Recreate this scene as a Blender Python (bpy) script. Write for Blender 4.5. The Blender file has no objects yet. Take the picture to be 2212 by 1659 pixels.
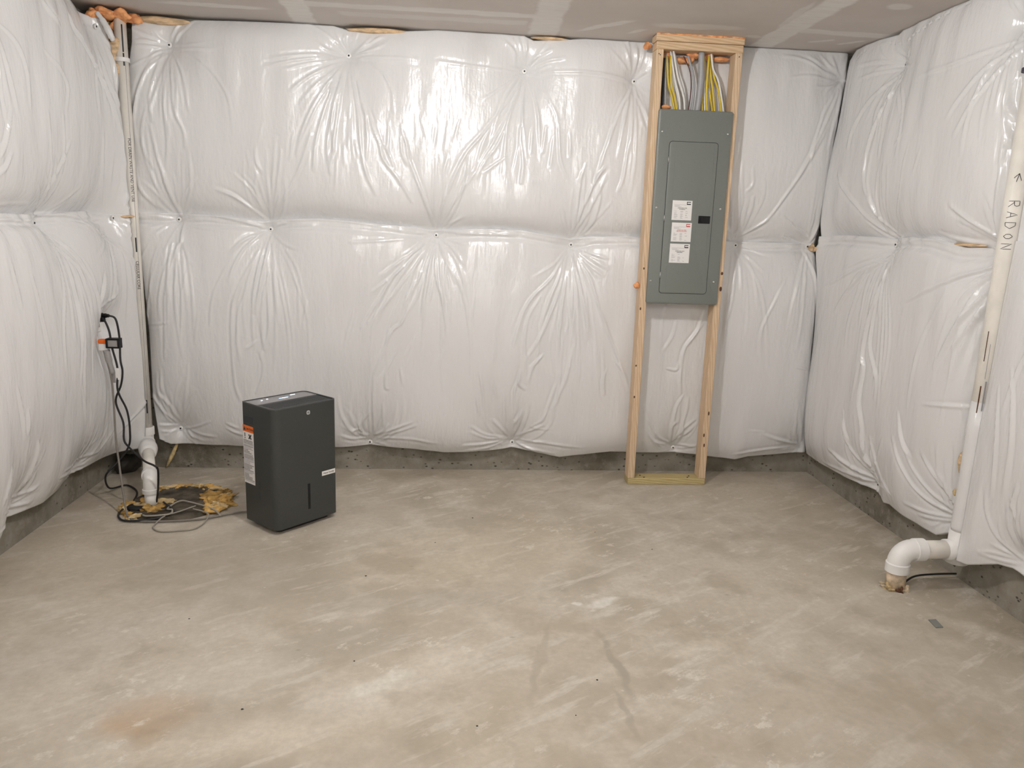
import bpy, bmesh, math, random
import numpy as np
from mathutils import Vector, Matrix

C = bpy.context.scene.collection
scene = bpy.context.scene
PI = math.pi

# ---------------------------------------------------------------- camera
FPX, YAW, PITCH, ROLL, CAMH = 1639.9, 0.0849343, 0.2051719, 0.0339217, 1.44364
fw = Vector((math.sin(YAW)*math.cos(PITCH), math.cos(YAW)*math.cos(PITCH), -math.sin(PITCH)))
r0 = Vector((math.cos(YAW), -math.sin(YAW), 0)); u0 = r0.cross(fw)
rt = r0*math.cos(ROLL) + u0*math.sin(ROLL); up = -r0*math.sin(ROLL) + u0*math.cos(ROLL)
cam_d = bpy.data.cameras.new('camera'); cam = bpy.data.objects.new('camera', cam_d); C.objects.link(cam)
cam_d.sensor_fit = 'HORIZONTAL'; cam_d.sensor_width = 36.0; cam_d.lens = FPX*36.0/2212.0; cam_d.clip_start = 0.05
M = Matrix((rt, up, -fw)).transposed().to_4x4(); M.translation = Vector((0, 0, CAMH)); cam.matrix_world = M
scene.camera = cam

# ---------------------------------------------------------------- world, lamps, exposure
w = bpy.data.worlds.new('world'); scene.world = w; w.use_nodes = True
w.node_tree.nodes['Background'].inputs[0].default_value = (1.0, 0.96, 0.92, 1)
w.node_tree.nodes['Background'].inputs[1].default_value = 0.0
LAMPS = [(0.10, 2.40, 2.44, 1.2, 'bare globe bulb in white ceiling lampholder near the panelled wall'),
         (0.05, -0.35, 2.44, 1.05, 'bare globe bulb in white ceiling lampholder at the middle of the ceiling'),
         (0.05, -2.2, 2.44, 0.8, 'added bare globe fill bulb in white ceiling lampholder at the plain end wall')]  # third lamp is an added fill that brightens floor and walls
LAMP_EMIT = 210.0
LAMP_COL = (1.0, 0.988, 0.975)
vs = scene.view_settings
vs.view_transform = 'Standard'; vs.look = 'None'; vs.gamma = 1.0; vs.use_curve_mapping = False
vs.exposure = 1.66
scene.cycles.caustics_reflective = False; scene.cycles.caustics_refractive = False; scene.cycles.sample_clamp_indirect = 6.0
scene.cycles.max_bounces = 7; scene.cycles.diffuse_bounces = 4; scene.cycles.glossy_bounces = 2; scene.cycles.transmission_bounces = 1

D, L, R, H = 4.374, 1.889, 2.237, 2.44      # back wall, left wall, right wall, ceiling
REAR = -3.0

# ---------------------------------------------------------------- node materials
class NT:
    def __init__(s, name):
        m = bpy.data.materials.new(name); m.use_nodes = True; s.m = m; s.t = m.node_tree
        s.b = s.t.nodes['Principled BSDF']
    def n(s, typ, **kw):
        nd = s.t.nodes.new(typ)
        for k, v in kw.items(): setattr(nd, k, v)
        return nd
    def val(s, inp, v):
        if hasattr(v, 'is_output') or isinstance(v, bpy.types.NodeSocket): s.t.links.new(v, inp)
        elif isinstance(v, (tuple, list)) and inp.type == 'RGBA': inp.default_value = tuple(v)[:3] + (1,)
        else: inp.default_value = v
    def math(s, op, a, b=0.0, c=None, clamp=False):
        nd = s.n('ShaderNodeMath', operation=op, use_clamp=clamp)
        s.val(nd.inputs[0], a); s.val(nd.inputs[1], b)
        if c is not None: s.val(nd.inputs[2], c)
        return nd.outputs[0]
    def coord(s, scale=(1, 1, 1), rot=(0, 0, 0), src='Object'):
        tc = s.n('ShaderNodeTexCoord'); mp = s.n('ShaderNodeMapping')
        s.t.links.new(tc.outputs[src], mp.inputs[0]); mp.inputs['Scale'].default_value = scale; mp.inputs['Rotation'].default_value = rot
        return mp.outputs[0]
    def coord2(s, scale, ang):
        mp = s.n('ShaderNodeMapping'); s.t.links.new(s.coord((1, 1, 1), (0, 0, ang)), mp.inputs[0]); mp.inputs['Scale'].default_value = scale
        return mp.outputs[0]
    def noise(s, co, scale, detail=3, rough=.55, out='Fac'):
        nd = s.n('ShaderNodeTexNoise'); s.val(nd.inputs['Vector'], co); nd.inputs['Scale'].default_value = scale
        nd.inputs['Detail'].default_value = detail; nd.inputs['Roughness'].default_value = rough
        return nd.outputs[out]
    def ramp(s, f, a, b, lo=0.0, hi=1.0):
        nd = s.n('ShaderNodeMapRange'); nd.interpolation_type = 'SMOOTHSTEP'; s.val(nd.inputs[0], f)
        nd.inputs[1].default_value = a; nd.inputs[2].default_value = b; nd.inputs[3].default_value = lo; nd.inputs[4].default_value = hi
        return nd.outputs[0]
    def mix(s, f, a, b):
        nd = s.n('ShaderNodeMix', data_type='RGBA'); s.val(nd.inputs[0], f); s.val(nd.inputs[6], a); s.val(nd.inputs[7], b)
        return nd.outputs[2]
    def bump(s, h, strength=.3, dist=.01, prev=None):
        nd = s.n('ShaderNodeBump'); nd.inputs['Strength'].default_value = strength; nd.inputs['Distance'].default_value = dist
        s.val(nd.inputs['Height'], h)
        if prev is not None: s.t.links.new(prev, nd.inputs['Normal'])
        return nd.outputs[0]
    def out(s, col=None, rough=.5, spec=.5, metal=0.0, nrm=None, emit=None, estr=0.0):
        b = s.b
        if col is not None: s.val(b.inputs['Base Color'], col)
        s.val(b.inputs['Roughness'], rough); s.val(b.inputs['Specular IOR Level'], spec); b.inputs['Metallic'].default_value = metal
        if nrm is not None: s.t.links.new(nrm, b.inputs['Normal'])
        if emit is not None:
            s.val(b.inputs['Emission Color'], emit); b.inputs['Emission Strength'].default_value = estr
        return s.m
    def patch(s, x, y, cx, cy, hx, hy, ang=0.0, soft=.02, round_=False):
        ca, sa = math.cos(ang), math.sin(ang)
        dx = s.math('SUBTRACT', x, cx); dy = s.math('SUBTRACT', y, cy)
        a = s.math('MULTIPLY_ADD', dx, ca, s.math('MULTIPLY', dy, sa)); b = s.math('MULTIPLY_ADD', dy, ca, s.math('MULTIPLY', dx, -sa))
        if round_:
            a = s.math('DIVIDE', a, hx); b = s.math('DIVIDE', b, hy)
            q = s.math('SQRT', s.math('ADD', s.math('MULTIPLY', a, a), s.math('MULTIPLY', b, b)))
            return s.ramp(q, 1.0 + soft, 1.0 - soft, 0, 1) if False else s.math('SUBTRACT', 1.0, s.ramp(q, 1.0 - soft, 1.0 + soft))
        ma = s.math('SUBTRACT', 1.0, s.ramp(s.math('ABSOLUTE', a), hx - soft, hx + soft))
        mb = s.math('SUBTRACT', 1.0, s.ramp(s.math('ABSOLUTE', b), hy - soft, hy + soft))
        return s.math('MULTIPLY', ma, mb)

def simple(name, col, rough=.5, spec=.5, metal=0.0, var=0.0, vscale=20, bump=0.0, bscale=200, stretch=(1, 1, 1)):
    t = NT(name); co = t.coord(stretch)
    c = col
    if var: 
        f = t.noise(co, vscale, 4)
        c = t.mix(t.ramp(f, .3, .7), tuple(x*(1-var) for x in col), tuple(min(1, x*(1+var)) for x in col))
    nrm = t.bump(t.noise(co, bscale, 3), bump, .004) if bump else None
    return t.out(c, rough, spec, metal, nrm)

MAT = {}
def build_materials():
    # poly facing of the blankets
    t = NT('white_poly_facing'); co = t.coord()
    weave = t.noise(t.coord((1, 1, 9)), 60, 2); crumple = t.noise(co, 42, 2, .6)
    vert = t.noise(t.coord((1, 1, .28)), 26, 2, .6); n0 = t.bump(vert, .42, .010); n1 = t.bump(crumple, .16, .006, n0); n2 = t.bump(weave, .10, .004, n1)
    MAT['film'] = t.out((.79, .784, .784), .225, .72, 0, n2)
    # ceiling board with joint compound
    t = NT('taped_drywall'); tc = t.n('ShaderNodeTexCoord'); sep = t.n('ShaderNodeSeparateXYZ')
    nz = t.n('ShaderNodeTexNoise'); nz.inputs['Scale'].default_value = 9; nz.inputs['Detail'].default_value = 5
    t.t.links.new(tc.outputs['Object'], nz.inputs['Vector'])
    vm = t.n('ShaderNodeVectorMath', operation='MULTIPLY_ADD'); t.t.links.new(nz.outputs['Color'], vm.inputs[0])
    vm.inputs[1].default_value = (.05, .05, 0); vm2 = t.n('ShaderNodeVectorMath', operation='ADD')
    t.t.links.new(tc.outputs['Object'], vm2.inputs[0]); vm2.inputs[1].default_value = (-.025, -.025, 0)
    t.t.links.new(vm2.outputs[0], vm.inputs[2]); t.t.links.new(vm.outputs[0], sep.inputs[0])
    x, y = sep.outputs[0], sep.outputs[1]
    tot = 0.0
    for cx, cy, hx, hy, a, rd, k in CEIL_PATCHES:
        m = t.patch(x, y, cx, cy, hx, hy, a, .25 if rd else .012, rd)
        m = t.math('MULTIPLY', m, k); tot = m if isinstance(tot, float) else t.math('MAXIMUM', tot, m)
    streak = t.noise(t.coord((1.5, 12, 1)), 6, 4)
    tot = t.math('MULTIPLY', tot, t.ramp(streak, .25, .6, .65, 1.0))
    paper = t.mix(t.ramp(t.noise(t.coord(), 2.5, 4), .3, .7), (.60, .545, .505), (.65, .60, .56))
    fine = t.bump(t.noise(t.coord(), 160, 3), .08, .003)
    MAT['ceiling'] = t.out(t.mix(tot, paper, (.80, .775, .74)), .85, .25, 0, t.bump(tot, .12, .004, fine))
    # floor slab
    t = NT('trowelled_concrete_slab'); co = t.coord(); tc = t.n('ShaderNodeTexCoord'); sep = t.n('ShaderNodeSeparateXYZ')
    nz = t.n('ShaderNodeTexNoise'); nz.inputs['Scale'].default_value = 11; nz.inputs['Detail'].default_value = 6; t.t.links.new(tc.outputs['Object'], nz.inputs['Vector'])
    vm = t.n('ShaderNodeVectorMath', operation='MULTIPLY_ADD'); t.t.links.new(nz.outputs['Color'], vm.inputs[0]); vm.inputs[1].default_value = (.07, .07, 0)
    vm2 = t.n('ShaderNodeVectorMath', operation='ADD'); t.t.links.new(tc.outputs['Object'], vm2.inputs[0]); vm2.inputs[1].default_value = (-.035, -.035, 0)
    t.t.links.new(vm2.outputs[0], vm.inputs[2]); t.t.links.new(vm.outputs[0], sep.inputs[0]); x, y = sep.outputs[0], sep.outputs[1]
    large = t.noise(co, 1.1, 3, .55); mid = t.noise(co, 4.5, 5, .62); fine = t.noise(co, 38, 3, .65)
    streak = t.noise(t.coord2((1.0, 4.5, 1), math.radians(-32)), 3.2, 4, .62)
    chalk = t.noise(t.coord2((1.0, 1.5, 1), math.radians(-32)), 10, 5, .72)
    col = t.mix(t.ramp(large, .32, .68), (.50, .455, .385), (.69, .64, .575))
    col = t.mix(t.ramp(mid, .45, .66, 0, .75), col, (.74, .70, .64))
    col = t.mix(t.ramp(mid, .42, .25, 0, .6) if False else t.math('MULTIPLY', t.math('SUBTRACT', 1.0, t.ramp(mid, .30, .46)), .65), col, (.44, .395, .335))
    col = t.mix(t.ramp(streak, .52, .66, 0, .75), col, (.76, .735, .69))
    warm = t.noise(co, .8, 2); col = t.mix(t.ramp(warm, .45, .7, 0, .35), col, (.57, .505, .40))
    for cx, cy, hx, hy, a, k, c in FLOOR_STAINS:
        m = t.patch(x, y, cx, cy, hx, hy, a, .45, True); m = t.math('MULTIPLY', m, k)
        m = t.math('MULTIPLY', m, t.ramp(mid, .3, .6, .5, 1.0)); col = t.mix(m, col, c)
    chalkzone = t.ramp(t.noise(co, 1.6, 3), .44, .60)
    col = t.mix(t.math('MULTIPLY', t.ramp(chalk, .55, .66, 0, .75), chalkzone), col, (.86, .84, .80))
    for cx, cy, hx, hy, a in TREADS:
        m = t.patch(x, y, cx, cy, hx, hy, a, .25, True)
        br = t.n('ShaderNodeTexChecker'); br.inputs['Scale'].default_value = 110; t.val(br.inputs['Vector'], t.coord((.6, 1.5, 0.001), (0, 0, a)))
        m = t.math('MULTIPLY', m, t.math('MULTIPLY', t.ramp(mid, .35, .6, .15, 1.0), t.math('MULTIPLY_ADD', br.outputs['Fac'], .75, .25)))
        col = t.mix(m, col, (.78, .75, .70))
    speck = t.n('ShaderNodeTexVoronoi'); speck.inputs['Scale'].default_value = 11; t.val(speck.inputs['Vector'], co)
    dots = t.math('SUBTRACT', 1.0, t.ramp(speck.outputs['Distance'], .03, .07))
    dots = t.math('MULTIPLY', dots, t.ramp(t.noise(co, 3.1, 2), .5, .56)); col = t.mix(t.math('MULTIPLY', dots, .7), col, (.78, .76, .72))
    dark = t.n('ShaderNodeTexVoronoi'); dark.inputs['Scale'].default_value = 7.3; t.val(dark.inputs['Vector'], t.coord((1, 1.6, 1), (0, 0, .6)))
    dd = t.math('MULTIPLY', t.math('SUBTRACT', 1.0, t.ramp(dark.outputs['Distance'], .02, .12)), t.ramp(t.noise(co, 2.3, 3), .5, .6))
    col = t.mix(t.math('MULTIPLY', dd, .55), col, (.33, .30, .255))
    col = t.mix(t.ramp(fine, .3, .7, 0, .28), col, (.43, .39, .335))
    smudge = t.noise(co, 2.2, 5, .6); col = t.mix(t.ramp(smudge, .50, .66, 0, .6), col, (.42, .37, .30))
    mul = t.n('ShaderNodeMix', data_type='RGBA', blend_type='MULTIPLY'); mul.inputs[0].default_value = 1.0; t.val(mul.inputs[6], col); mul.inputs[7].default_value = (.83, .805, .745, 1); col = mul.outputs[2]
    nrm = t.bump(fine, .12, .004, t.bump(streak, .10, .01))
    MAT['floor'] = t.out(col, t.ramp(mid, .3, .7, .55, .75), .35, 0, nrm)
    # foundation wall concrete
    t = NT('foundation_concrete'); co = t.coord(); a = t.noise(co, 3, 6, .6); b = t.noise(co, 22, 6, .7)
    v = t.n('ShaderNodeTexVoronoi'); v.inputs['Scale'].default_value = 26; t.val(v.inputs['Vector'], t.coord((1, 1, 1.6)))
    pits = t.math('MULTIPLY', t.math('SUBTRACT', 1.0, t.ramp(v.outputs['Distance'], .10, .26)), t.ramp(t.noise(co, 6, 3), .46, .55))
    col = t.mix(t.ramp(a, .3, .7), (.16, .14, .105), (.34, .315, .265)); col = t.mix(t.ramp(b, .45, .75, 0, .7), col, (.36, .34, .295))
    col = t.mix(t.math('MULTIPLY', pits, .9), col, (.06, .05, .035))
    MAT['found'] = t.out(col, .9, .2, 0, t.bump(t.math('SUBTRACT', b, t.math('MULTIPLY', pits, 1.2)), .5, .01))
    # lumber
    def wood(name, ca, cb, sc):
        t = NT(name); co = t.coord(sc); g = t.noise(co, 9, 5, .6); wv = t.n('ShaderNodeTexWave', wave_type='BANDS', bands_direction='DIAGONAL')
        t.val(wv.inputs['Vector'], co); wv.inputs['Scale'].default_value = 7; wv.inputs['Distortion'].default_value = 5; wv.inputs['Detail'].default_value = 3
        f = t.math('MULTIPLY_ADD', wv.outputs['Fac'], .4, t.math('MULTIPLY', g, .6))
        col = t.mix(t.ramp(f, .25, .75), ca, cb)
        blotch = t.noise(t.coord(), 5, 3); col = t.mix(t.ramp(blotch, .5, .75, 0, .35), col, tuple(x*.84 for x in cb))
        return t.out(col, .62, .35, 0, t.bump(f, .12, .003))
    MAT['wood_v'] = wood('spruce_stud', (.64, .45, .28), (.76, .58, .40), (6, 6, .6))
    MAT['wood_h'] = wood('spruce_plate', (.60, .41, .24), (.74, .55, .36), (.6, 6, 6))
    MAT['wood_pt'] = wood('treated_sole_plate', (.46, .36, .16), (.60, .50, .26), (.6, 6, 6))
    MAT['knot'] = simple('wood_knot', (.10, .035, .012), .6)
    MAT['foam'] = simple('orange_fire_foam', (.90, .38, .17), .85, .2, 0, .3, 30, .6, 60)
    MAT['foam_y'] = simple('yellow_brown_foam', (.50, .31, .10), .85, .2, 0, .55, 14, .8, 50)
    MAT['foam_c'] = simple('pale_foam', (.66, .50, .27), .85, .2, 0, .4, 18, .8, 60)
    MAT['batting'] = simple('fibreglass_batting', (.66, .52, .27), .95, .1, 0, .45, 22, 1.0, 120)
    MAT['kraft'] = simple('tan_batting_edge', (.70, .51, .32), .9, .1, 0, .3, 16, .6, 90, (1, 1, 4))
    MAT['pvc'] = simple('white_pvc_fitting', (.87, .86, .84), .38, .5, 0, .04, 6)
    MAT['pvc_pipe'] = simple('ivory_pvc_pipe', (.83, .795, .73), .42, .5, 0, .06, 9)
    MAT['pvc_old'] = simple('dirty_pvc', (.56, .45, .32), .6, .4, 0, .35, 25)
    MAT['ink'] = simple('black_ink', (.02, .02, .022), .6)
    MAT['ink_grey'] = simple('grey_ink', (.33, .33, .34), .7)
    MAT['ink_red'] = simple('red_ink', (.62, .07, .05), .6)
    MAT['panel'] = simple('grey_enamel', (.195, .21, .195), .42, .5, 0, .03, 300, .05, 400)
    MAT['panel_dark'] = simple('panel_seam_shadow_gap', (.03, .035, .033), .7)
    MAT['metal'] = simple('zinc_screw', (.78, .78, .76), .28, .5, 1.0)
    MAT['galv'] = simple('galvanised_steel', (.55, .56, .56), .45, .5, 1.0)
    MAT['paper'] = simple('sticker_paper', (.86, .84, .82), .55, .4)
    MAT['blackp'] = simple('black_plastic', (.008, .008, .009), .5, .3)
    MAT['rubber'] = simple('black_rubber_cord', (.016, .016, .017), .5, .45)
    MAT['cord_grey'] = simple('grey_cord', (.21, .19, .165), .5, .45)
    MAT['cord_tan'] = simple('pale_grey_cord', (.34, .31, .26), .55, .4)
    MAT['yellow'] = simple('yellow_cable_jacket', (.72, .53, .035), .38, .5)
    MAT['white'] = simple('white_cable_jacket', (.78, .77, .74), .35, .5)
    MAT['greyc'] = simple('grey_cable_jacket', (.36, .36, .37), .4, .5)
    MAT['redc'] = simple('dark_red_wire', (.10, .02, .018), .4, .5)
    MAT['dehum'] = simple('charcoal_plastic', (.045, .048, .045), .46, .45, 0, .05, 350, .05, 500)
    MAT['dehum_rim'] = simple('charcoal_rim', (.075, .078, .076), .35, .5)
    MAT['dehum_top'] = simple('grey_control_glass', (.27, .26, .265), .25, .5)
    MAT['dehum_rec'] = simple('dark_air_outlet', (.030, .033, .033), .5, .4)
    MAT['dehum_side'] = simple('side_grip_plastic', (.030, .034, .041), .35, .5)
    MAT['orange'] = simple('orange_label', (.88, .17, .02), .5)
    MAT['badge'] = simple('silver_badge', (.58, .58, .57), .35, .5)
    t = NT('white_led'); MAT['led'] = t.out((.8, .9, 1), .5, emit=(.75, .88, 1.0), estr=2.2)
    t = NT('blue_led'); MAT['led_b'] = t.out((.3, .6, 1), .5, emit=(.15, .45, 1.0), estr=2.2)
    MAT['lid'] = simple('grimy_pit_lid', (.075, .062, .045), .75, .3, 0, .65, 12, .6, 40)
    MAT['porcelain'] = simple('white_porcelain', (.8, .79, .77), .25, .5)
    for k, lp in enumerate(LAMPS):
        t = NT('lit_bulb'); MAT['bulb%d' % k] = t.out((.9, .9, .9), .4, emit=LAMP_COL, estr=LAMP_EMIT*lp[3])
    MAT['greybox'] = simple('grey_plastic_box', (.36, .34, .33), .45, .4)
    MAT['chip'] = simple('grey_chip', (.20, .205, .19), .7)
    MAT['crumb'] = simple('dark_crumb', (.03, .025, .02), .8)
    MAT['wallplain'] = simple('plain_board', (.55, .52, .49), .9, .2)
    MAT['tear'] = simple('dark_film_tear', (.05, .04, .07), .6)

CEIL_PATCHES = [ # cx, cy, half x, half y, angle, rounded, strength
 (-.755, 3.60, .060, .75, .02, False, 1), (-.16, 3.945, .58, .040, .0, False, .8), (-.10, 4.085, .46, .040, -.01, False, .45),
 (.445, 3.40, .072, .95, -.02, False, .85), (.753, 4.04, .165, .030, -.84, True, .8), (.93, 4.12, .07, .022, -1.0, True, .8),
 (1.21, 3.965, .21, .050, -.06, True, .75), (-1.17, 4.075, .25, .035, .02, True, .8), (1.66, 3.40, .065, .90, .01, False, 1),
 (1.575, 3.70, .022, .22, -.08, True, .6), (1.95, 3.935, .26, .042, .05, False, .75), (1.905, 4.105, .065, .015, -.53, False, .8),
 (2.07, 4.10, .07, .014, -.75, False, .8), (1.94, 3.455, .055, .045, 0, True, .7), (1.54, 4.09, .05, .022, 0, True, .6),
 (-.1, 2.7, 2.0, .06, 0, False, .8), (-.1, 1.5, 2.0, .06, 0, False, .8), (-1.2, 2.2, .06, .8, 0, False, .7)]
FLOOR_STAINS = [ # cx, cy, rx, ry, angle, strength, colour
 (-.86, 2.07, .13, .09, .3, .75, (0.530, 0.346, 0.199)), (-.83, 1.96, .05, .04, 0, .5, (0.442, 0.294, 0.162)),
 (.33, 2.33, .016, .24, -.25, .5, (0.398, 0.361, 0.301)), (.58, 2.30, .017, .20, .06, .6, (0.353, 0.316, 0.273)), (.56, 2.02, .012, .13, .1, .5, (0.383, 0.338, 0.294)),
 (-.12, 2.22, .30, .10, .62, .75, (0.825, 0.780, 0.721)), (-.32, 2.06, .30, .10, .45, .55, (0.780, 0.736, 0.677)), (-.75, 2.24, .30, .14, .5, .6, (0.736, 0.699, 0.641)),
 (-1.25, 2.45, .45, .16, .7, .45, (0.662, 0.626, 0.589)), (.62, 2.72, .075, .025, .45, .9, (0.880, 0.880, 0.868)), (.52, 2.71, .018, .014, 0, 1.0, (0.880, 0.880, 0.880)),
 (-.54, 1.93, .36, .09, .15, .5, (0.780, 0.721, 0.632)), (.10, 3.2, .55, .30, .2, .45, (0.677, 0.619, 0.500)), (.92, 2.40, .10, .04, .4, .6, (0.795, 0.751, 0.677)),
 (-.15, 2.75, .35, .07, .1, .4, (0.412, 0.375, 0.316)), (-.35, 2.45, .22, .12, .3, .5, (0.398, 0.368, 0.316)), (-.95, 3.05, .5, .25, -.3, .45, (0.442, 0.405, 0.353)),
 (1.25, 1.95, .5, .25, 0, .35, (0.485, 0.427, 0.368)), (-.2, 2.2, .12, .03, .6, .8, (0.880, 0.880, 0.839))]
TREADS = [(.82, 2.22, .075, .026, -.30), (.79, 2.09, .05, .018, -.2), (1.17, 2.235, .04, .018, -.1), (.92, 2.37, .05, .02, -.1)]
build_materials()

# ---------------------------------------------------------------- mesh helpers
def tag(o, label=None, cat=None, group=None, kind=None):
    if label: o['label'] = label
    if cat: o['category'] = cat
    if group: o['group'] = group
    if kind: o['kind'] = kind
    return o
def thing(name, label, cat, loc=(0, 0, 0), rotz=0.0, group=None):
    o = bpy.data.objects.new(name, None); o.empty_display_size = .05; C.objects.link(o); o.location = loc; o.rotation_euler = (0, 0, rotz)
    return tag(o, label, cat, group)
def obj(name, me, mat, parent=None, smooth=False, mx=None):
    if isinstance(me, bmesh.types.BMesh):
        bm = me; me = bpy.data.meshes.new(name); bm.to_mesh(me); bm.free()
    o = bpy.data.objects.new(name, me); C.objects.link(o)
    if mat is not None and not me.materials: me.materials.append(MAT[mat] if isinstance(mat, str) else mat)
    if smooth:
        me.polygons.foreach_set('use_smooth', [True]*len(me.polygons))
        if smooth == 'auto':
            try: me.set_sharp_from_angle(angle=math.radians(35))
            except Exception: pass
    if parent is not None: o.parent = parent
    if mx is not None: o.matrix_local = mx
    return o
def box_bm(x0, x1, y0, y1, z0, z1, bev=0.0, seg=1):
    bm = bmesh.new(); v = [bm.verts.new((x, y, z)) for x in (x0, x1) for y in (y0, y1) for z in (z0, z1)]
    for f in ((0, 1, 3, 2), (4, 6, 7, 5), (0, 4, 5, 1), (2, 3, 7, 6), (0, 2, 6, 4), (1, 5, 7, 3)): bm.faces.new([v[i] for i in f])
    bmesh.ops.recalc_face_normals(bm, faces=bm.faces)
    if bev: bmesh.ops.bevel(bm, geom=list(bm.edges), offset=bev, segments=seg, affect='EDGES', profile=.5)
    return bm
def catmull(pts, n=8):
    P = [np.array(q, float) for q in pts]
    if len(P) == 2: return [P[0] + (P[1]-P[0])*i/n for i in range(n+1)]
    P = [2*P[0]-P[1]] + P + [2*P[-1]-P[-2]]; out = []
    for i in range(1, len(P)-2):
        a, b, c, d = P[i-1:i+3]
        for k in range(n):
            t = k/n; out.append(.5*((2*b) + (c-a)*t + (2*a-5*b+4*c-d)*t*t + (-a+3*b-3*c+d)*t**3))
    out.append(P[-2]); return out
def tube_bm(pts, r, seg=8, n=8, smooth=True, cap=True, bm=None):
    path = [Vector(q) for q in (catmull(pts, n) if smooth else pts)]
    bm = bm or bmesh.new(); rings = []; up_ = None
    for i, q in enumerate(path):
        t = (path[min(i+1, len(path)-1)] - path[max(i-1, 0)]).normalized()
        if up_ is None: up_ = t.orthogonal().normalized()
        up_ = (up_ - t*up_.dot(t)); up_ = up_.normalized() if up_.length > 1e-6 else t.orthogonal().normalized()
        s = t.cross(up_); rr = r[i*(len(r)-1)//max(1, len(path)-1)] if isinstance(r, (list, tuple)) else r
        rings.append([bm.verts.new(q + (up_*math.cos(a) + s*math.sin(a))*rr) for a in [2*PI*k/seg for k in range(seg)]])
    for a, b in zip(rings, rings[1:]):
        for k in range(seg): bm.faces.new((a[k], a[(k+1) % seg], b[(k+1) % seg], b[k]))
    if cap: bm.faces.new(rings[0][::-1]); bm.faces.new(rings[-1])
    return bm
def lathe_bm(prof, seg=32, base=(0, 0, 0), axis=(0, 0, 1), bm=None):
    ax = Vector(axis).normalized(); e1 = ax.orthogonal().normalized(); e2 = ax.cross(e1); bm = bm or bmesh.new(); rings = []; B = Vector(base)
    for r, z in prof:
        if r < 1e-6: rings.append([bm.verts.new(B + ax*z)])
        else: rings.append([bm.verts.new(B + ax*z + (e1*math.cos(2*PI*k/seg) + e2*math.sin(2*PI*k/seg))*r) for k in range(seg)])
    for a, b in zip(rings, rings[1:]):
        for k in range(seg):
            q = [a[k % len(a)], a[(k+1) % len(a)], b[(k+1) % len(b)], b[k % len(b)]]; q2 = []
            for vv in q:
                if vv not in q2: q2.append(vv)
            if len(q2) > 2: bm.faces.new(q2)
    for ring, s in ((rings[0], -1), (rings[-1], 1)):
        if len(ring) > 1: bm.faces.new(ring[::s])
    bmesh.ops.recalc_face_normals(bm, faces=bm.faces)
    return bm
def rrect(x0, x1, y0, y1, rad, seg=6):
    rad = rad if isinstance(rad, (list, tuple)) else [rad]*4; out = []
    for (cx, cy, sx, sy, a0), r in zip(((x1, y1, -1, -1, 0), (x0, y1, 1, -1, PI/2), (x0, y0, 1, 1, PI), (x1, y0, -1, 1, 1.5*PI)), rad):
        if r <= 1e-6: out.append((cx, cy)); continue
        for k in range(seg+1):
            a = a0 + PI/2*k/seg; out.append((cx+sx*r + r*math.cos(a), cy+sy*r + r*math.sin(a)))
    return out
def prism_bm(poly, z0, z1, bev=0.0, axes='xyz'):
    bm = bmesh.new()
    def P(a, b, c): return (a, b, c) if axes == 'xyz' else (a, -c, b) if axes == 'xzy' else (c, a, b)
    lo = [bm.verts.new(P(a, b, z0)) for a, b in poly]; hi = [bm.verts.new(P(a, b, z1)) for a, b in poly]; n = len(poly)
    bm.faces.new(lo[::-1]); top = bm.faces.new(hi)
    for i in range(n): bm.faces.new((lo[i], lo[(i+1) % n], hi[(i+1) % n], hi[i]))
    bmesh.ops.recalc_face_normals(bm, faces=bm.faces)
    if bev: bmesh.ops.bevel(bm, geom=list(top.edges), offset=bev, segments=2, affect='EDGES', profile=.5)
    return bm
def ring_bm(outer, inner, z0, z1):
    bm = bmesh.new(); n = len(outer)
    L_ = [[bm.verts.new((a, b, z)) for a, b in pl] for pl, z in ((outer, z0), (outer, z1), (inner, z1), (inner, z0))]
    for k in range(4):
        A, B = L_[k], L_[(k+1) % 4]
        for i in range(n): bm.faces.new((A[i], A[(i+1) % n], B[(i+1) % n], B[i]))
    bmesh.ops.recalc_face_normals(bm, faces=bm.faces); return bm
def blob_bm(c, size, seed=0, sub=3, amp=.28, freq=1.0):
    bm = bmesh.new(); bmesh.ops.create_icosphere(bm, subdivisions=sub, radius=1.0); rs = np.random.RandomState(seed)
    ks = rs.normal(size=(9, 3))*np.array([[1.6]*3]*3+[[3.2]*3]*3+[[6.0]*3]*3)*freq; ph = rs.uniform(0, 6.28, 9); am = np.array([1]*3+[.6]*3+[.35]*3)
    for v in bm.verts:
        p = np.array(v.co); f = 1 + amp*float((am*np.sin(ks@p + ph)).sum())/2.2
        v.co = Vector((c[0]+p[0]*size[0]*f, c[1]+p[1]*size[1]*f, c[2]+p[2]*size[2]*f))
    return bm
def text_obj(s, size, mat, parent, mx, extrude=.0004, name='lettering', align='CENTER'):
    cu = bpy.data.curves.new('txt', 'FONT'); cu.body = s; cu.size = size; cu.extrude = extrude; cu.align_x = align; cu.align_y = 'CENTER'; cu.resolution_u = 3
    t = bpy.data.objects.new('txt', cu); me = bpy.data.meshes.new_from_object(t); bpy.data.objects.remove(t)
    return obj(name, me, mat, parent, mx=mx)
def frame(origin, ex, ey):
    ex = Vector(ex).normalized(); ey = Vector(ey).normalized(); m = Matrix((ex, ey, ex.cross(ey))).transposed().to_4x4(); m.translation = Vector(origin); return m
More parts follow.
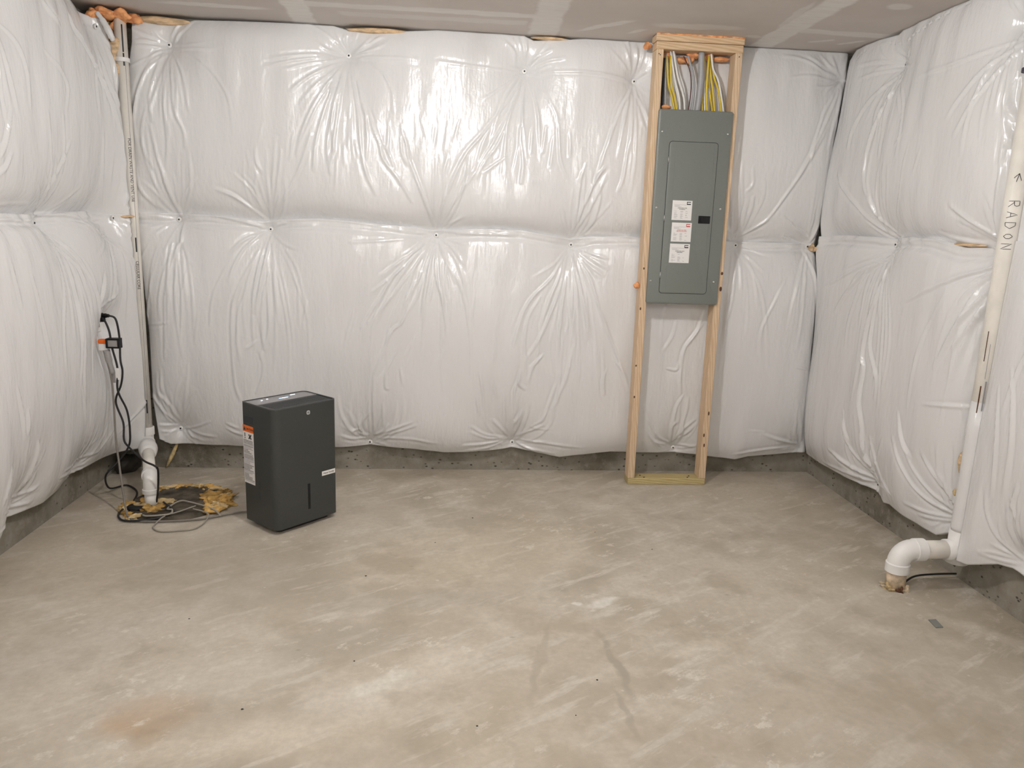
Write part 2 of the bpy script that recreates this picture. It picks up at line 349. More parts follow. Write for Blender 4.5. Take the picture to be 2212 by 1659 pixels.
FOLDS_BACK = [
 (1,-1465,2279,-1524,2252,-1579,2187),(1.3,-1479,2260,-1546,2207,-1604,2099,-1637,1984,-1655,1907),
 (1.2,-1470,2254,-1554,2176,-1614,2048,-1648,1920,-1648,1811),(1,-1461,2249,-1500,2129,-1539,2014,-1555,1962),
 (1,-1457,2249,-1497,2066,-1501,1939),(1,-1460,2211,-1482,1991,-1480,1798,-1497,1681),
 (1,-1450,2261,-1442,2119,-1432,1968,-1391,1867,-1389,1789),(0.7,-1447,2268,-1410,2133,-1385,1995),
 (0.6,-1434,2275,-1331,2277,-1190,2274),(1,-1464,2298,-1520,2326,-1549,2361),(1,-1448,2305,-1424,2330,-1397,2369),
 (1,-1471,2285,-1548,2284,-1624,2283),(1,-1573,1987,-1606,1871,-1605,1774,-1566,1678),
 (1.2,-1559,1898,-1536,1731,-1505,1601,-1467,1443),(1,-1667,1726,-1644,1576,-1571,1479),
 (1,-1519,1699,-1494,1549,-1464,1443),(1,-1446,1403,-1448,1308),(1,-576,2280,-735,2275,-932,2243),
 (1,-576,2277,-768,2251,-959,2204),(0.7,-576,2270,-735,2234,-881,2189),(1,-570,2264,-670,2212,-770,2150,-838,2090),
 (0.8,-567,2261,-630,2201,-718,2121,-793,2034),(1.2,-563,2258,-658,2130,-740,1998,-796,1866,-819,1773),
 (0.8,-560,2255,-631,2138,-706,2025,-769,1893,-812,1786),(1,-558,2252,-632,2106,-680,1975,-716,1843,-726,1697),
 (1.3,-555,2249,-605,2107,-633,1996,-656,1832,-645,1687),(1,-553,2249,-585,2108,-607,1965,-629,1800,-645,1694),
 (0.7,-547,2250,-558,2128,-566,2006),(1.3,-543,2250,-524,2149,-499,1996,-480,1806,-454,1688,-406,1588),
 (1,-540,2250,-498,2138,-472,2023,-445,1972),(0.6,-537,2256,-484,2151),(0.7,-517,2283,-337,2282,-195,2279),
 (0.7,-517,2276,-337,2266,-195,2264),(1,-523,2301,-470,2348,-430,2387),(1,-516,2298,-417,2369,-363,2391),
 (1,-559,2306,-602,2347,-627,2390),(1,-576,2289,-668,2313,-707,2342),(1,-549,2306,-575,2361,-568,2393),
 (1.4,-445,2018,-418,1921,-385,1843,-364,1765,-295,1680,-212,1554),(0.6,-425,2012,-378,1936),(1,-337,1964,-344,1805),
 (1.3,-275,1914,-268,1808,-241,1749),(1,-255,1882,-220,1784),(0.7,-836,1871,-853,1745),(1,-724,1816,-733,1704),
 (0.7,-610,1768,-619,1601),(0.7,-575,1836,-569,1730),(1,-514,1858,-494,1773),(1,-1032,1797,-1028,1725,-1003,1680),
 (0.5,-988,1923,-1011,1831),(0.5,-1079,1782,-1062,1697),(1.6,-997,1425,-1109,1516,-1168,1554,-1240,1581),
 (0.7,-996,1459,-1066,1584,-1150,1668),(0.7,-993,1466,-1046,1592,-1097,1656),(0.7,-982,1473,-1018,1619,-1041,1718),
 (0.8,-968,1487,-942,1689,-924,1854),(0.8,-962,1474,-916,1657,-899,1789),
 (1.1,-949,1467,-849,1626,-793,1734,-743,1875),(0.8,-942,1461,-829,1626),
 (1.2,-1293,1445,-1213,1435,-1106,1415,-1012,1390),(1,-951,1386,-821,1404,-663,1405),
 (0.9,-888,1429,-697,1442,-476,1429,-267,1401),(1.3,363,2208,264,2056,162,1921,60,1795,-32,1587,-73,1450),
 (1,369,2199,306,2047,216,1883,125,1726,63,1611),(1,375,2189,369,2050,385,1910,399,1809),
 (1.2,354,2188,258,1905,176,1780,126,1685),(0.8,325,2108,173,1901,125,1706),(0.7,341,2251,71,2263,-84,2275),
 (1,404,2250,698,2259,890,2243,945,2231),(1,382,2278,384,2356,382,2414),(1,392,2278,442,2330,524,2372),
 (1,403,2274,506,2313,589,2327),(1.2,329,2285,317,2352,263,2398),(1,425,1962,420,1830),(1.2,499,1976,484,1833),
 (1.2,564,1958,581,1816,619,1714),(1.2,629,1941,635,1818),(1,544,1917,530,1763),(1.2,362,1960,379,1777,372,1674),
 (1,282,1804,167,1718),(1.2,958,2197,882,2032,827,1867,782,1700),(1,960,2187,917,1993,895,1829),
 (1.2,967,2187,953,1934,934,1726,906,1641),(1,980,2188,1030,2079,1069,1990),(1.2,964,2257,938,2334,912,2402),
 (1.2,970,2257,980,2336,976,2405),(1,986,2248,1037,2290),(1,822,1774,782,1700),(1,723,1791,695,1696),
 (1.3,-94,1428,-170,1623,-234,1784,-255,1843),(0.8,-99,1438,-181,1653),(1,-62,1429,11,1567,71,1735),
 (0.6,-51,1429,87,1486),(1,-40,1440,32,1589,114,1716),(1,-114,1353,-231,1265,-381,1153),
 (1,-109,1343,-284,1178,-424,1066),(1.2,-103,1343,-209,1191,-316,1047,-446,891),(1,-92,1333,-166,1159,-252,1005),
 (1.2,-87,1333,-134,1160,-164,942),(1,-82,1333,-80,1162,-34,989,-32,893),(0.6,-71,1344,-27,1249,18,1165),
 (0.7,-114,1374,-338,1346,-550,1329),(1,-61,1403,143,1393,360,1395),(1.2,672,1400,715,1529,782,1700,833,1774),
 (1,683,1400,768,1563,836,1722),(0.7,650,1410,604,1557),(1,679,1378,798,1414,965,1409,1045,1395),
 (0.7,693,1325,784,1284,887,1233),(0.7,704,1315,846,1166),(0.4,-204,2005,-193,1906,-203,1866),
 (0.4,-173,1987,-141,1888),(0.4,-90,1950,-99,1830),(0.4,-27,1973,-46,1811),(0.4,35,1996,6,1874),
 (1,-276,1942,-245,1844,-234,1784),(1,-420,2015,-379,1878,-338,1800,-307,1720),
 (1.2,-1451,1389,-1450,1311,-1480,1246,-1508,1109),(0.7,-1464,1397,-1490,1349,-1535,1245),
 (0.8,-1496,1254,-1551,1100,-1575,970,-1572,888),(1.7,-980,1353,-1009,1204,-1038,1049,-1058,933),
 (1.2,-996,1349,-1033,1204,-1062,1065,-1078,941),(1,-1020,1364,-1110,1282,-1160,1200,-1196,1102),
 (1,-1004,1373,-1116,1321,-1182,1255),(1.1,-1039,1268,-1150,1062,-1188,897,-1186,560,-1158,440),
 (1,-1093,1080,-1146,948,-1161,773,-1149,672),(1,-978,1165,-1024,1000),(1,-991,1017,-992,852,-1016,734),
 (0.7,-828,1088,-825,872),(0.7,-781,1006,-800,906),(0.7,-1208,1182,-1279,1026,-1302,861),
 (0.7,-1424,1136,-1446,1006,-1454,858),(0.5,-1363,934,-1387,759),(0.6,-1551,839,-1557,672),(0.6,-1434,641,-1441,504),
 (1,-1043,917,-1030,817,-1016,734),(1,-1055,783,-1114,731),(1,-1049,724,-1027,648,-1038,563,-1066,485),
 (1,-1526,278,-1602,373,-1654,458),(1,-1517,296,-1553,391,-1613,467),(1,-1501,296,-1455,392),(1,-1531,270,-1624,277),
 (1,-1486,257,-1406,227,-1316,215),(1,-1491,253,-1449,191),(1,-1536,252,-1596,207),(1,-1247,273,-1198,247,-1157,234),
 (1,-1246,304,-1181,274),(0.6,-537,963,-580,760),(0.6,-512,963,-555,777),(1,-200,1294,-355,1084,-488,863),
 (1.2,-199,1261,-306,1102,-405,899),(1.2,-190,1154,-255,919,-330,833,-414,608),(0.7,-196,819,-246,698),
 (0.6,-1657,849,-1589,856,-1517,871),(1.2,-356,611,-356,526,-340,518),(1,-274,638,-258,545),
 (1.4,-422,593,-427,414,-423,233),(1.2,-373,432,-373,294),(1.2,-465,206,-548,205,-614,231),
 (1.3,-465,215,-564,275,-588,335),(1.3,-456,224,-481,232,-506,293,-439,388),(1.4,-431,224,-373,259,-348,303),
 (1.2,-415,224,-307,278,-207,322),(1,-415,215,-290,260,-182,305),(1,-423,207,-240,217,-71,193),(1,-547,257,-506,267),
 (1.2,354,215,242,222,131,265),(1.2,353,219,216,249,138,300),(1.5,353,233,291,302,260,337),
 (1.2,387,233,410,304,433,392),(1,396,224,472,269,556,314),(1.2,354,210,218,187,90,177),(1,337,197,235,160,116,141),
 (1.3,397,189,476,154,616,128),(1,405,206,561,199,788,175),(1.2,173,629,192,518,213,354),(1,159,483,179,371),
 (1,249,571,277,476),(1.6,407,642,401,565,428,531),(1.2,408,608,377,521,381,409),(1.6,424,400,409,356,385,312),
 (1,426,820,435,685,444,565),(1,530,738,474,652,452,565),(1,636,629,599,507,546,332),(1,704,792,671,604,603,420),
 (1,907,660,886,582,899,504),(1,929,729,1003,635,1054,523),(0.8,615,908,624,697,622,551),
 (0.8,-259,805,-348,636,-406,551),(0.7,-194,823,-209,723,-241,613),(0.5,-30,843,-44,642,-25,489),
 (0.5,470,305,523,288,609,289),(0.8,652,1328,580,1243,456,1164),(1.3,649,1311,566,1167,460,1055,404,952,359,779),
 (1.2,633,1278,609,1169,562,1058,518,903),(1.2,646,1278,619,1127,574,990,504,817,439,711),
 (1.2,658,1212,632,1026,622,871,623,680),(1,662,1212,681,993,713,787),(1,680,1279,704,1129,719,1011),
 (1.4,688,1279,730,1130,763,995,802,841),(1.4,751,1063,785,823),
 (1.2,732,1247,779,1182,840,1014,890,895,971,713,1045,528),(1,749,1265,856,1184),(1,765,1282,888,1218),
 (1,758,1248,822,1175),(1,533,731,459,651),(1.2,503,1056,439,936,420,763,425,624),
 (1,-115,1312,-154,1131,-187,1038,-236,953),(1.2,-98,1297,-129,1140,-160,888),(1,-88,1174,-120,1007),
 (0.8,-84,1174,-62,1075),(1,-24,1274,-30,1134,-11,1009,-13,840),(0.6,131,1047,118,843),(0.6,260,932,258,708,251,673),
 (0.6,52,756,45,669),(0.8,-32,754,-65,667),(1,870,790,888,641,895,507),(1,640,872,631,503,608,422),
 (1,565,386,533,331),(1,2141,2273,2103,2176,1996,1937,1900,1735),(0.5,2132,2281,1937,2298,1814,2281),
 (1,2103,2313,2016,2332,1928,2373,1859,2392,1784,2396),(1,2148,2255,2115,2083,2083,1925),
 (1.2,1649,1427,1769,1521,1857,1661,1957,1833,2055,2018),(1,1657,1435,1802,1538),(1,1633,1418,1582,1683),
 (1,1599,1417,1559,1562,1556,1682),(1,1607,1417,1635,1492),(1,1646,1805,1659,1718,1626,1669),
 (1,1662,1390,1833,1408,2008,1397),(1,2075,1424,2134,1508,2103,1622),(1,2066,1423,2000,1463,1964,1478),
 (1,1998,2414,2054,2364,2099,2344),(0.8,1924,2403,2004,2362),(1.2,1629,1354,1652,1270,1661,1128),
 (1,1615,1353,1583,1173,1581,981,1586,707),(0.8,1662,1373,1773,1339),(1.2,2037,1357,2076,1282,2117,1188),
 (0.7,2043,1224,2040,1167),(1,2142,195,2013,225,1873,275),(1,2143,184,1936,172,1732,138),(0.8,2131,200,1970,245),
 (0.8,2034,686,2118,667),(0.3,1616,1335,1518,1341,1548,1333),(0.7,1604,846,1597,588,1592,487),(0.5,1903,286,1768,295),
 (1,1294,949,1279,857,1235,770),(1.4,1455,1003,1421,888,1357,787,1344,685,1344,583),(1,1454,932,1371,801),
 (1.2,1258,662,1317,656,1328,699),(1.2,1373,503,1342,436,1328,324),(1.3,1338,195,1330,301,1357,339),
 (1.2,1352,203,1398,287,1466,363),(1,1359,211,1429,272,1469,333),(1.2,1331,195,1253,240,1204,307,1136,433),
 (1,1316,188,1225,217,1168,292),(1,1377,181,1474,182),(1,1358,510,1339,656),
]
FOLDS_RIGHT = [
 (1,3732,2251,3838,2212,3979,2115,4070,2001,4094,1913),
 (1.2,3725,2246,3823,2092,3884,1951,3904,1800,3862,1687,3783,1589),(0.6,3747,2261,3919,2269,4088,2263),
 (0.6,3737,2269,3931,2320,4120,2335),(0.8,3714,2278,3692,2339),(0.6,3740,2283,3847,2358),
 (1.3,3612,1431,3743,1480,3913,1599,4073,1696,4157,1778),
 (1.2,3607,1435,3693,1494,3780,1575,3834,1686,3852,1760,3834,1974),(0.8,3585,1425,3376,1446,3193,1441),
 (0.8,4256,1425,3933,1436,3648,1420),(0.6,2934,2224,3108,2198,3307,2180,3527,2177),
 (0.8,2929,2202,3078,2141,3212,2021,3264,1957),(0.8,2919,2189,3027,2104,3128,1980,3197,1877),
 (1.4,2936,2098,2949,1982,2925,1913),(1.2,2931,1870,2922,1814),(1,2867,1419,3015,1498,3168,1590),
 (0.7,2910,1424,3117,1534),(1,3274,1477,3135,1448,3000,1433),(1,2865,1373,2976,1332,3117,1287),
 (1.2,2870,1362,2969,1303,3015,1263),(1,3604,1396,3695,1335,3833,1267,3903,1186),(0.7,3611,1399,3821,1336,3986,1274),
 (0.4,3584,1932,3645,1884),(0.5,3416,1849,3456,1735),(1,3611,1374,3773,1283,3912,1169,4025,1040),
 (0.6,3606,1382,3811,1307,4151,1167),
 (1.3,3627,1316,3651,1166,3698,974,3701,852,3670,787,3664,630,3619,508,3604,379,3550,288),
 (1,3651,1166,3645,1015,3633,898,3539,762,3530,661),(1.2,2858,1363,2975,1276,3030,1195),
 (1.4,2856,1357,2928,1246,3018,1097,3107,902),(1.2,2860,1350,2942,1135,3016,998),(0.7,2878,1369,3104,1280,3417,1148),
 (1.2,2861,1337,2921,1219,2964,1049,2997,872),(0.8,3149,726,2909,769),(1,3521,235,3688,242,3857,273),
 (1,3516,246,3634,297,3763,405,3788,510),(1,3494,254,3579,342,3624,462),(1,3534,222,3766,198,4008,177),
 (0.7,3813,540,3771,440,3722,380),(1,3324,644,3267,521,3188,464),(1.2,2883,283,3019,287,3155,336,3262,416,3343,515),
 (1,2890,274,3069,241,3218,231),(1,2897,265,3044,225,3126,212),(1,2902,288,3028,329,3177,429,3250,508),
 (1.2,2906,305,3006,402,3110,503),(1.2,3497,226,3679,243,3900,284),(1,3498,229,3781,178),
 (1,3488,241,3572,316,3606,403),(1,3415,258,3491,364,3540,459),(1,3346,226,3418,272),(1,2914,296,2973,388,3029,458),
 (1,2902,364,2844,391),(1,2886,338,2840,374),
]
FOLDS_LEFT = [
 (1,3113,1399,3242,1402,3382,1396),(1.2,3419,1396,3644,1422,3847,1419,3938,1375),(0.6,3117,1248,3149,1064),
 (0.7,3238,1187,3277,1011,3318,827),(0.7,3528,1351,3693,1200,3720,1090),(1.2,3924,1143,3851,1011),
 (1,3987,1358,4135,1273,4249,1084),(0.8,3062,760,3105,537),(1,3125,649,3125,551),(0.6,3597,645,3656,449),
 (1,3487,271,3646,254,3902,234),(1,3461,246,3689,216),(1.2,3008,274,3162,256,3315,253),(1,2989,262,3172,210,3304,192),
 (1,2965,310,3005,441),(1,3847,989,4008,1019,4047,1087),(1,4027,299,4164,393,4245,506),(1,3902,234,3976,339),
 (0.6,3115,1408,3218,1454,3470,1469),(1,3591,1361,3795,1391,3913,1375),(0.6,3250,2162,3359,2103,3408,1994,3410,1859),
 (1.2,3836,2273,4022,2150,4124,2007,4179,1858),(1.2,3269,1826,3214,1702,3155,1632),(1,3247,1661,3196,1600,3143,1566),
 (0.6,3563,2102,3725,2004,3703,1877),(0.8,3724,1754,3637,1621,3578,1522),(1.2,3705,2241,3631,2270,3599,2308),
 (1,3809,2306,3834,2263,3916,2221),(1,4109,2221,4136,2075,4199,1973),
]
FOLDS_RIGHT += [(-1.8,4157,2373,4081,2404,3928,2404,3799,2376,3686,2382,3565,2400,3404,2418,3269,2424)]  # EXTRA valley shaped to give the shadow line under the turned-over top edge
FOLDS_RIGHT = [(q[0]*1.4,) + q[1:] for q in FOLDS_RIGHT]
FOLDS_LEFT = [(q[0]*1.25,) + q[1:] for q in FOLDS_LEFT]
# ---------------------------------------------------------------- room shell
def struct(name, bm, mat): return tag(obj(name, bm, mat), kind='structure')
struct('floor', box_bm(-L-.2, R+.2, REAR-.2, D+.2, -.12, 0), 'floor')
struct('ceiling', box_bm(-L-.2, R+.2, REAR-.2, D+.2, H, H+.05), 'ceiling')
struct('wall_back', box_bm(-L-.2, R+.2, D, D+.2, 0, H), 'found')
struct('wall_left', box_bm(-L-.2, -L, REAR, D, 0, H), 'found')
struct('wall_right', box_bm(R, R+.2, REAR, D, 0, H), 'found')
struct('wall_front', box_bm(-L-.2, R+.2, REAR-.2, REAR, 0, H), 'wallplain')

# ---------------------------------------------------------------- insulation blankets
SIDE = {'back': lambda u, z, h: (u, D-h, z), 'left': lambda u, z, h: (-L+h, u, z), 'right': lambda u, z, h: (R-h, u, z)}
NRM = {'back': (0, -1, 0), 'left': (1, 0, 0), 'right': (-1, 0, 0)}
def table(t):
    t = sorted(t); xs = [a for a, b in t]; ys = [b for a, b in t]
    return lambda x: np.interp(x, xs, ys)
def waves(u, z, seed, n, ku, kz, amp):
    rs = np.random.RandomState(seed); o = np.zeros_like(u)
    for i in range(n):
        a = rs.uniform(*ku)*rs.choice([-1, 1]); b = rs.uniform(*kz)*rs.choice([-1, 1]); o += np.sin(a*u + b*z + rs.uniform(0, 6.28))
    return o*amp/math.sqrt(n)
def pin_folds(pins, seed, fans=()):
    rs = random.Random(seed); out = []
    for (u, z) in pins:
        for k in range(9):
            a = rs.uniform(0, 2*PI); ln = rs.uniform(.10, .26)*(1.25 if abs(math.sin(a)) > .6 else .8); c = rs.uniform(-.35, .35)
            pt = [rs.uniform(.45, .8)]
            for s in (.10, .45, .75, 1.0):
                aa = a + c*s; pt += [int(1000*(u + math.cos(aa)*ln*s)), int(1000*(z + math.sin(aa)*ln*s))]
            out.append(tuple(pt))
        for fan, cnt, spread, lo, hi in fans:          # long drapes hanging from (or gathered into) a row of fasteners
            if abs(z - fan[0]) > .12: continue
            for k in range(cnt):
                a = fan[1]*PI/2 + rs.gauss(0, spread); ln = rs.uniform(lo, hi); c = -fan[1]*math.cos(a)*rs.uniform(.1, .7)*fan[1]; st = rs.uniform(.06, .35)
                pt = [rs.uniform(.45, .95)]
                for s in (st, st+(1-st)*.35, st+(1-st)*.7, 1.0):
                    aa = a + (fan[1]*PI/2 - a)*.55*s + rs.uniform(-.03, .03); pt += [int(1000*(u + math.cos(aa)*ln*s)), int(1000*(z + math.sin(aa)*ln*s))]
                out.append(tuple(pt))
    return out
FOLD_A, FOLD_W = .0074, .0064
def add_folds(h, U, Z, folds):
    for f in folds:
        wt = f[0]; pts = [(f[i]/1000., f[i+1]/1000.) for i in range(1, len(f), 2)]
        path = np.array(catmull(pts, 7)); u_a, z_a = path.min(0)-.04; u_b, z_b = path.max(0)+.04
        ci = np.where((U.max(1) > u_a) & (U.min(1) < u_b))[0]; ri = np.where((Z.max(0) > z_a) & (Z.min(0) < z_b))[0]
        if not len(ci) or not len(ri): continue
        sl = np.ix_(ci, ri); u = U[sl]; z = Z[sl]; best = np.full(u.shape, 9.); bt = np.zeros(u.shape); bs = np.zeros(u.shape); n = len(path)-1
        for i in range(n):
            a, b = path[i], path[i+1]; d = b-a; l2 = (d*d).sum() + 1e-12
            t = np.clip(((u-a[0])*d[0] + (z-a[1])*d[1])/l2, 0, 1); dx = u-a[0]-t*d[0]; dz = z-a[1]-t*d[1]; dd = np.sqrt(dx*dx + dz*dz)
            m = dd < best; best[m] = dd[m]; bt[m] = ((i+t)/n)[m]; bs[m] = (np.sign(dx*d[1] - dz*d[0])*dd)[m]
        env = np.clip(np.sin(np.pi*np.clip(bt*.93+.04, 0, 1)), 0, 1)**.55
        w_ = FOLD_W*(.75+.25*wt)*(.75+.5*bt)
        h[sl] += wt*FOLD_A*env*(np.exp(-(best/w_)**2) - .45*np.exp(-((bs-1.9*w_)/(1.2*w_))**2))
    return h
def make_sheet(name, label, side, us, zbot, ztop, dz, T, pins, folds, hb, ht, endlo=None, endhi=None, ulo=None, uhi=None, seed=1, clamp=None, dips=(), own_pins=(), nw=.0021, sb=.07, st=.07, band=False, dive=False, fans=()):
    nz = int(np.ceil(float(np.max(ztop(us)-zbot(us)))/dz)); t = np.linspace(0, 1, nz+1)
    U = np.repeat(us[:, None], nz+1, 1); Z = zbot(us)[:, None]*(1-t) + ztop(us)[:, None]*t
    a, b = us[0], us[-1]
    if ulo is not None: U = U + (ulo(Z)-a)*np.exp(-(us-a)/.09)[:, None]
    if uhi is not None: U = U + (uhi(Z)-b)*np.exp(-(b-us)/.09)[:, None]
    fp = np.ones_like(U)
    for (pu, pz) in pins:
        d = np.sqrt((U-pu)**2 + ((Z-pz)*.9)**2); fp *= 1 - .92*np.exp(-(d/.115)**.95)
    h = T*(1 + .07*waves(U, Z, seed, 5, (1.2, 3.2), (1.5, 4.0), 1.0))
    h = h*fp
    for dist, he, s in ((Z - zbot(us)[:, None], hb, sb), (ztop(us)[:, None]-Z, ht, st)):
        wgt = np.exp(-(dist/s)**1.15); h = h*(1-wgt) + he*fp*wgt + .004*wgt
    for fn, dist, s in ((endlo, U-U[:1, :], .075), (endhi, U[-1:, :]-U, .075)):
        if fn is not None:
            wgt = np.exp(-(dist/s)**1.2); h = h*(1-wgt) + fn(Z)*wgt
    if dive:
        h *= 1 - .7*np.exp(-((U[-1:, :]-U)/.022)**1.6)
    for du, dzz, rad, dep in dips: h -= dep*np.exp(-(((U-du)**2 + (Z-dzz)**2)/rad**2))
    if clamp:
        c0, c1, cm = clamp; wgt = np.clip((U-c0+.1)/.1, 0, 1)*np.clip((c1+.1-U)/.1, 0, 1); h = np.where(h > cm, h*(1-wgt) + (cm + .08*(h-cm))*wgt, h)
    edge = np.clip(fp*1.4, 0, 1)
    h += edge*(waves(U, Z, seed+7, 14, (14, 55), (1, 9), nw) + waves(U, Z, seed+9, 8, (5, 12), (5, 14), .0022))
    if band:
        dist = ztop(us)[:, None]-Z; g = np.clip(fp*1.6-.15, 0, 1)*np.clip((U[-1:]-U)/.1, 0, 1)
        h += g*(.010*np.exp(-(dist/.010)**2) - .016*np.exp(-((dist-.043)/.013)**2)) + g*waves(U, Z, seed+3, 10, (20, 70), (20, 90), .0022)*np.exp(-(dist/.045)**4)
    h = add_folds(h, U, Z, list(folds) + pin_folds(pins, seed, fans))
    h = np.maximum(h, .006)
    # close the blanket back to the wall round its rim
    n, m = U.shape
    Ue = np.pad(U, 1, 'edge'); Ze = np.pad(Z, 1, 'edge'); he_ = np.pad(h, 1, 'edge'); he_[0] *= .1; he_[-1] *= .1; he_[:, 0] *= .15; he_[:, -1] *= .25
    X, Y, ZZ = SIDE[side](Ue, Ze, he_); co = np.stack([np.broadcast_to(q, Ue.shape) for q in (X, Y, ZZ)], -1).reshape(-1, 3)
    N, Mv = Ue.shape; i = np.arange((N-1)*(Mv-1)); r_, c_ = i//(Mv-1), i % (Mv-1); q0 = r_*Mv + c_
    quad = np.stack([q0, q0+Mv, q0+Mv+1, q0+1], 1)
    if side in ('left',): quad = quad[:, ::-1]
    if side == 'right': pass
    me = bpy.data.meshes.new('facing'); nv = len(co); nf = len(quad)
    me.vertices.add(nv); me.vertices.foreach_set('co', co.astype(np.float32).ravel()); me.loops.add(nf*4); me.loops.foreach_set('vertex_index', quad.astype(np.int32).ravel())
    me.polygons.add(nf); me.polygons.foreach_set('loop_start', np.arange(0, nf*4, 4, dtype=np.int32)); me.polygons.foreach_set('loop_total', np.full(nf, 4, dtype=np.int32))
    me.update(calc_edges=True); me.validate()
    mid = SIDE[side](float((us[0]+us[-1])/2), float(zbot(us).min()), 0.0)
    root = thing(name, label, 'insulation', mid)
    o = obj('facing', me, 'film', root, smooth=True); o.matrix_local = Matrix.Translation(-Vector(mid))
    # fastener washers and nails
    for (pu, pz) in own_pins:
        ii = int(np.argmin(np.abs(us-pu))); jj = int(np.argmin(np.abs(Z[ii]-pz))); hh = float(h[max(0, ii-1):ii+2, max(0, jj-1):jj+2].max()) + .0015
        P = Vector(SIDE[side](pu, pz, hh)) - Vector(mid)
        ws = bpy.data.objects.new('fastener', WASHER); C.objects.link(ws); ws.parent = root
        ws.matrix_local = Matrix.Translation(P) @ Vector(NRM[side]).to_track_quat('Z', 'Y').to_matrix().to_4x4()
        nl = bpy.data.objects.new('nail_head', NAIL); C.objects.link(nl); nl.parent = ws
    return root, (U, Z, h)
def mesh_of(bm, mat, name):
    me = bpy.data.meshes.new(name); bm.to_mesh(me); bm.free(); me.materials.append(MAT[mat]); return me
WASHER = mesh_of(lathe_bm([(0, 0), (.014, 0), (.014, .0015), (.008, .003), (0, .003)], 16), 'pvc', 'fastener')
NAIL = mesh_of(lathe_bm([(0, .003), (.0048, .003), (.0045, .0056), (0, .0062)], 10), 'ink', 'nail_head')
WASHER.polygons.foreach_set('use_smooth', [True]*len(WASHER.polygons))

def fine(a, b, d): return np.linspace(a, b, int(math.ceil(abs(b-a)/d))+1)
def coarse_then_fine(c, a, b, d): return np.concatenate([np.linspace(c, a, int((a-c)/.06)+1)[:-1], fine(a, b, d)])
DZ = .0066
# --- back wall
bt_top = [(-1.474, 2.303), (-.556, 2.297), (.38, 2.264), (.984, 2.24), (2.15, 2.295)]
bt_mid = [(-1.474, 1.418), (-.989, 1.382), (-.084, 1.379), (.68, 1.35), (1.641, 1.377), (2.06, 1.383)]
bt_bot = [(-1.526, .246), (-.456, .172), (.383, .181), (1.367, .156), (2.16, .172)]
seam_b = table([(-1.70, 1.45), (-1.47, 1.449), (-1.31, 1.447), (-1.12, 1.435), (-1.02, 1.420), (-.92, 1.437), (-.72, 1.449), (-.42, 1.432), (-.20, 1.418), (-.11, 1.405), (.2, 1.423), (.4, 1.42), (.6, 1.39), (.68, 1.383), (.80, 1.40), (1.0, 1.408), (1.64, 1.398), (2.02, 1.402), (2.2, 1.40)])
seam_under = lambda u: seam_b(u) - .006
top_b = table([(-1.66, 2.395), (-1.50, 2.402), (-1.40, 2.405), (-1.33, 2.422), (-.63, 2.433), (-.56, 2.418), (-.45, 2.408), (-.29, 2.418), (-.1, 2.434), (.37, 2.434), (.42, 2.414), (.54, 2.420), (.7, 2.434), (2.2, 2.436)])
hem_b = table([(-1.66, .195), (-1.588, .159), (-1.23, .157), (-1.076, .15), (-.626, .149), (-.454, .156), (-.234, .147), (-.018, .127), (.10, .128), (.334, .144), (.38, .150), (.43, .143), (.666, .104), (.76, .118), (.97, .142), (1.357, .128), (1.50, .125), (1.74, .099), (1.82, .118), (2.055, .137), (2.2, .147)])
edge_bl = table([(2.44, -1.63), (2.3, -1.64), (2.18, -1.665), (2.045, -1.69), (1.586, -1.692), (1.3, -1.672), (.805, -1.648), (.416, -1.648), (.2, -1.63)])
edge_br = table([(2.44, 2.168), (2.293, 2.172), (1.98, 2.135), (1.729, 2.105), (1.383, 2.066), (1.22, 2.12), (1.1, 2.139), (.8, 2.15), (.176, 2.185)])
edge_br2 = lambda z: edge_br(z) + .022 + .030*np.exp(-((z-1.5)/.35)**2)
us_b = fine(-1.66, 2.15, DZ)
UB, UBF = make_sheet('insulation_blanket', 'upper white plastic-faced insulation blanket on the wall behind the electrical panel', 'back', us_b, seam_under, top_b, DZ, .150,
    bt_top+bt_mid, FOLDS_BACK, .050, .078, lambda z: .085+0*z, lambda z: .080+0*z, edge_bl, edge_br2, 11, (1.0, 1.54, .150), dive=True, fans=[((2.28, -1), 10, .45, .25, .60), ((1.38, 1), 7, .45, .2, .5)], own_pins=bt_top, sb=.055)
LB, LBF = make_sheet('insulation_blanket', 'lower white plastic-faced insulation blanket on the wall behind the dehumidifier', 'back', us_b, hem_b, seam_b, DZ, .140,
    bt_mid+bt_bot, FOLDS_BACK, .070, .082, lambda z: .085+0*z, lambda z: .078+0*z, edge_bl, edge_br2, 23, (1.0, 1.54, .145), dive=True, fans=[((1.38, -1), 13, .42, .35, .85), ((.19, 1), 10, .75, .12, .36)], own_pins=bt_mid+bt_bot, st=.05, band=True)
# --- left wall
lt_top = [(4.16, 2.335), (3.2, 2.30), (2.3, 2.3), (1.3, 2.3), (.3, 2.3), (-.8, 2.3), (-1.9, 2.3)]
lt_mid = [(3.628, 1.386), (4.15, 1.415), (2.7, 1.39), (1.8, 1.39), (.8, 1.39), (-.3, 1.39), (-1.4, 1.39)]
lt_bot = [(3.751, .185), (3.179, .205), (2.5, .2), (1.5, .2), (.5, .2), (-.6, .2), (-1.7, .2)]
seam_l = table([(-3, 1.43), (3.0, 1.43), (3.4, 1.425), (3.628, 1.42), (3.8, 1.437), (4.0, 1.445), (4.1, 1.43), (4.2, 1.44)])
hem_l = table([(4.2, .17), (4.0, .175), (3.72, .163), (3.65, .168), (3.41, .147), (3.165, .165), (3.1, .135), (3.02, .087), (2.9, .10), (2.6, .14), (-3, .14)])
top_l = table([(4.2, 2.375), (4.1, 2.385), (4.0, 2.42), (3.9, 2.436), (-3, 2.436)])
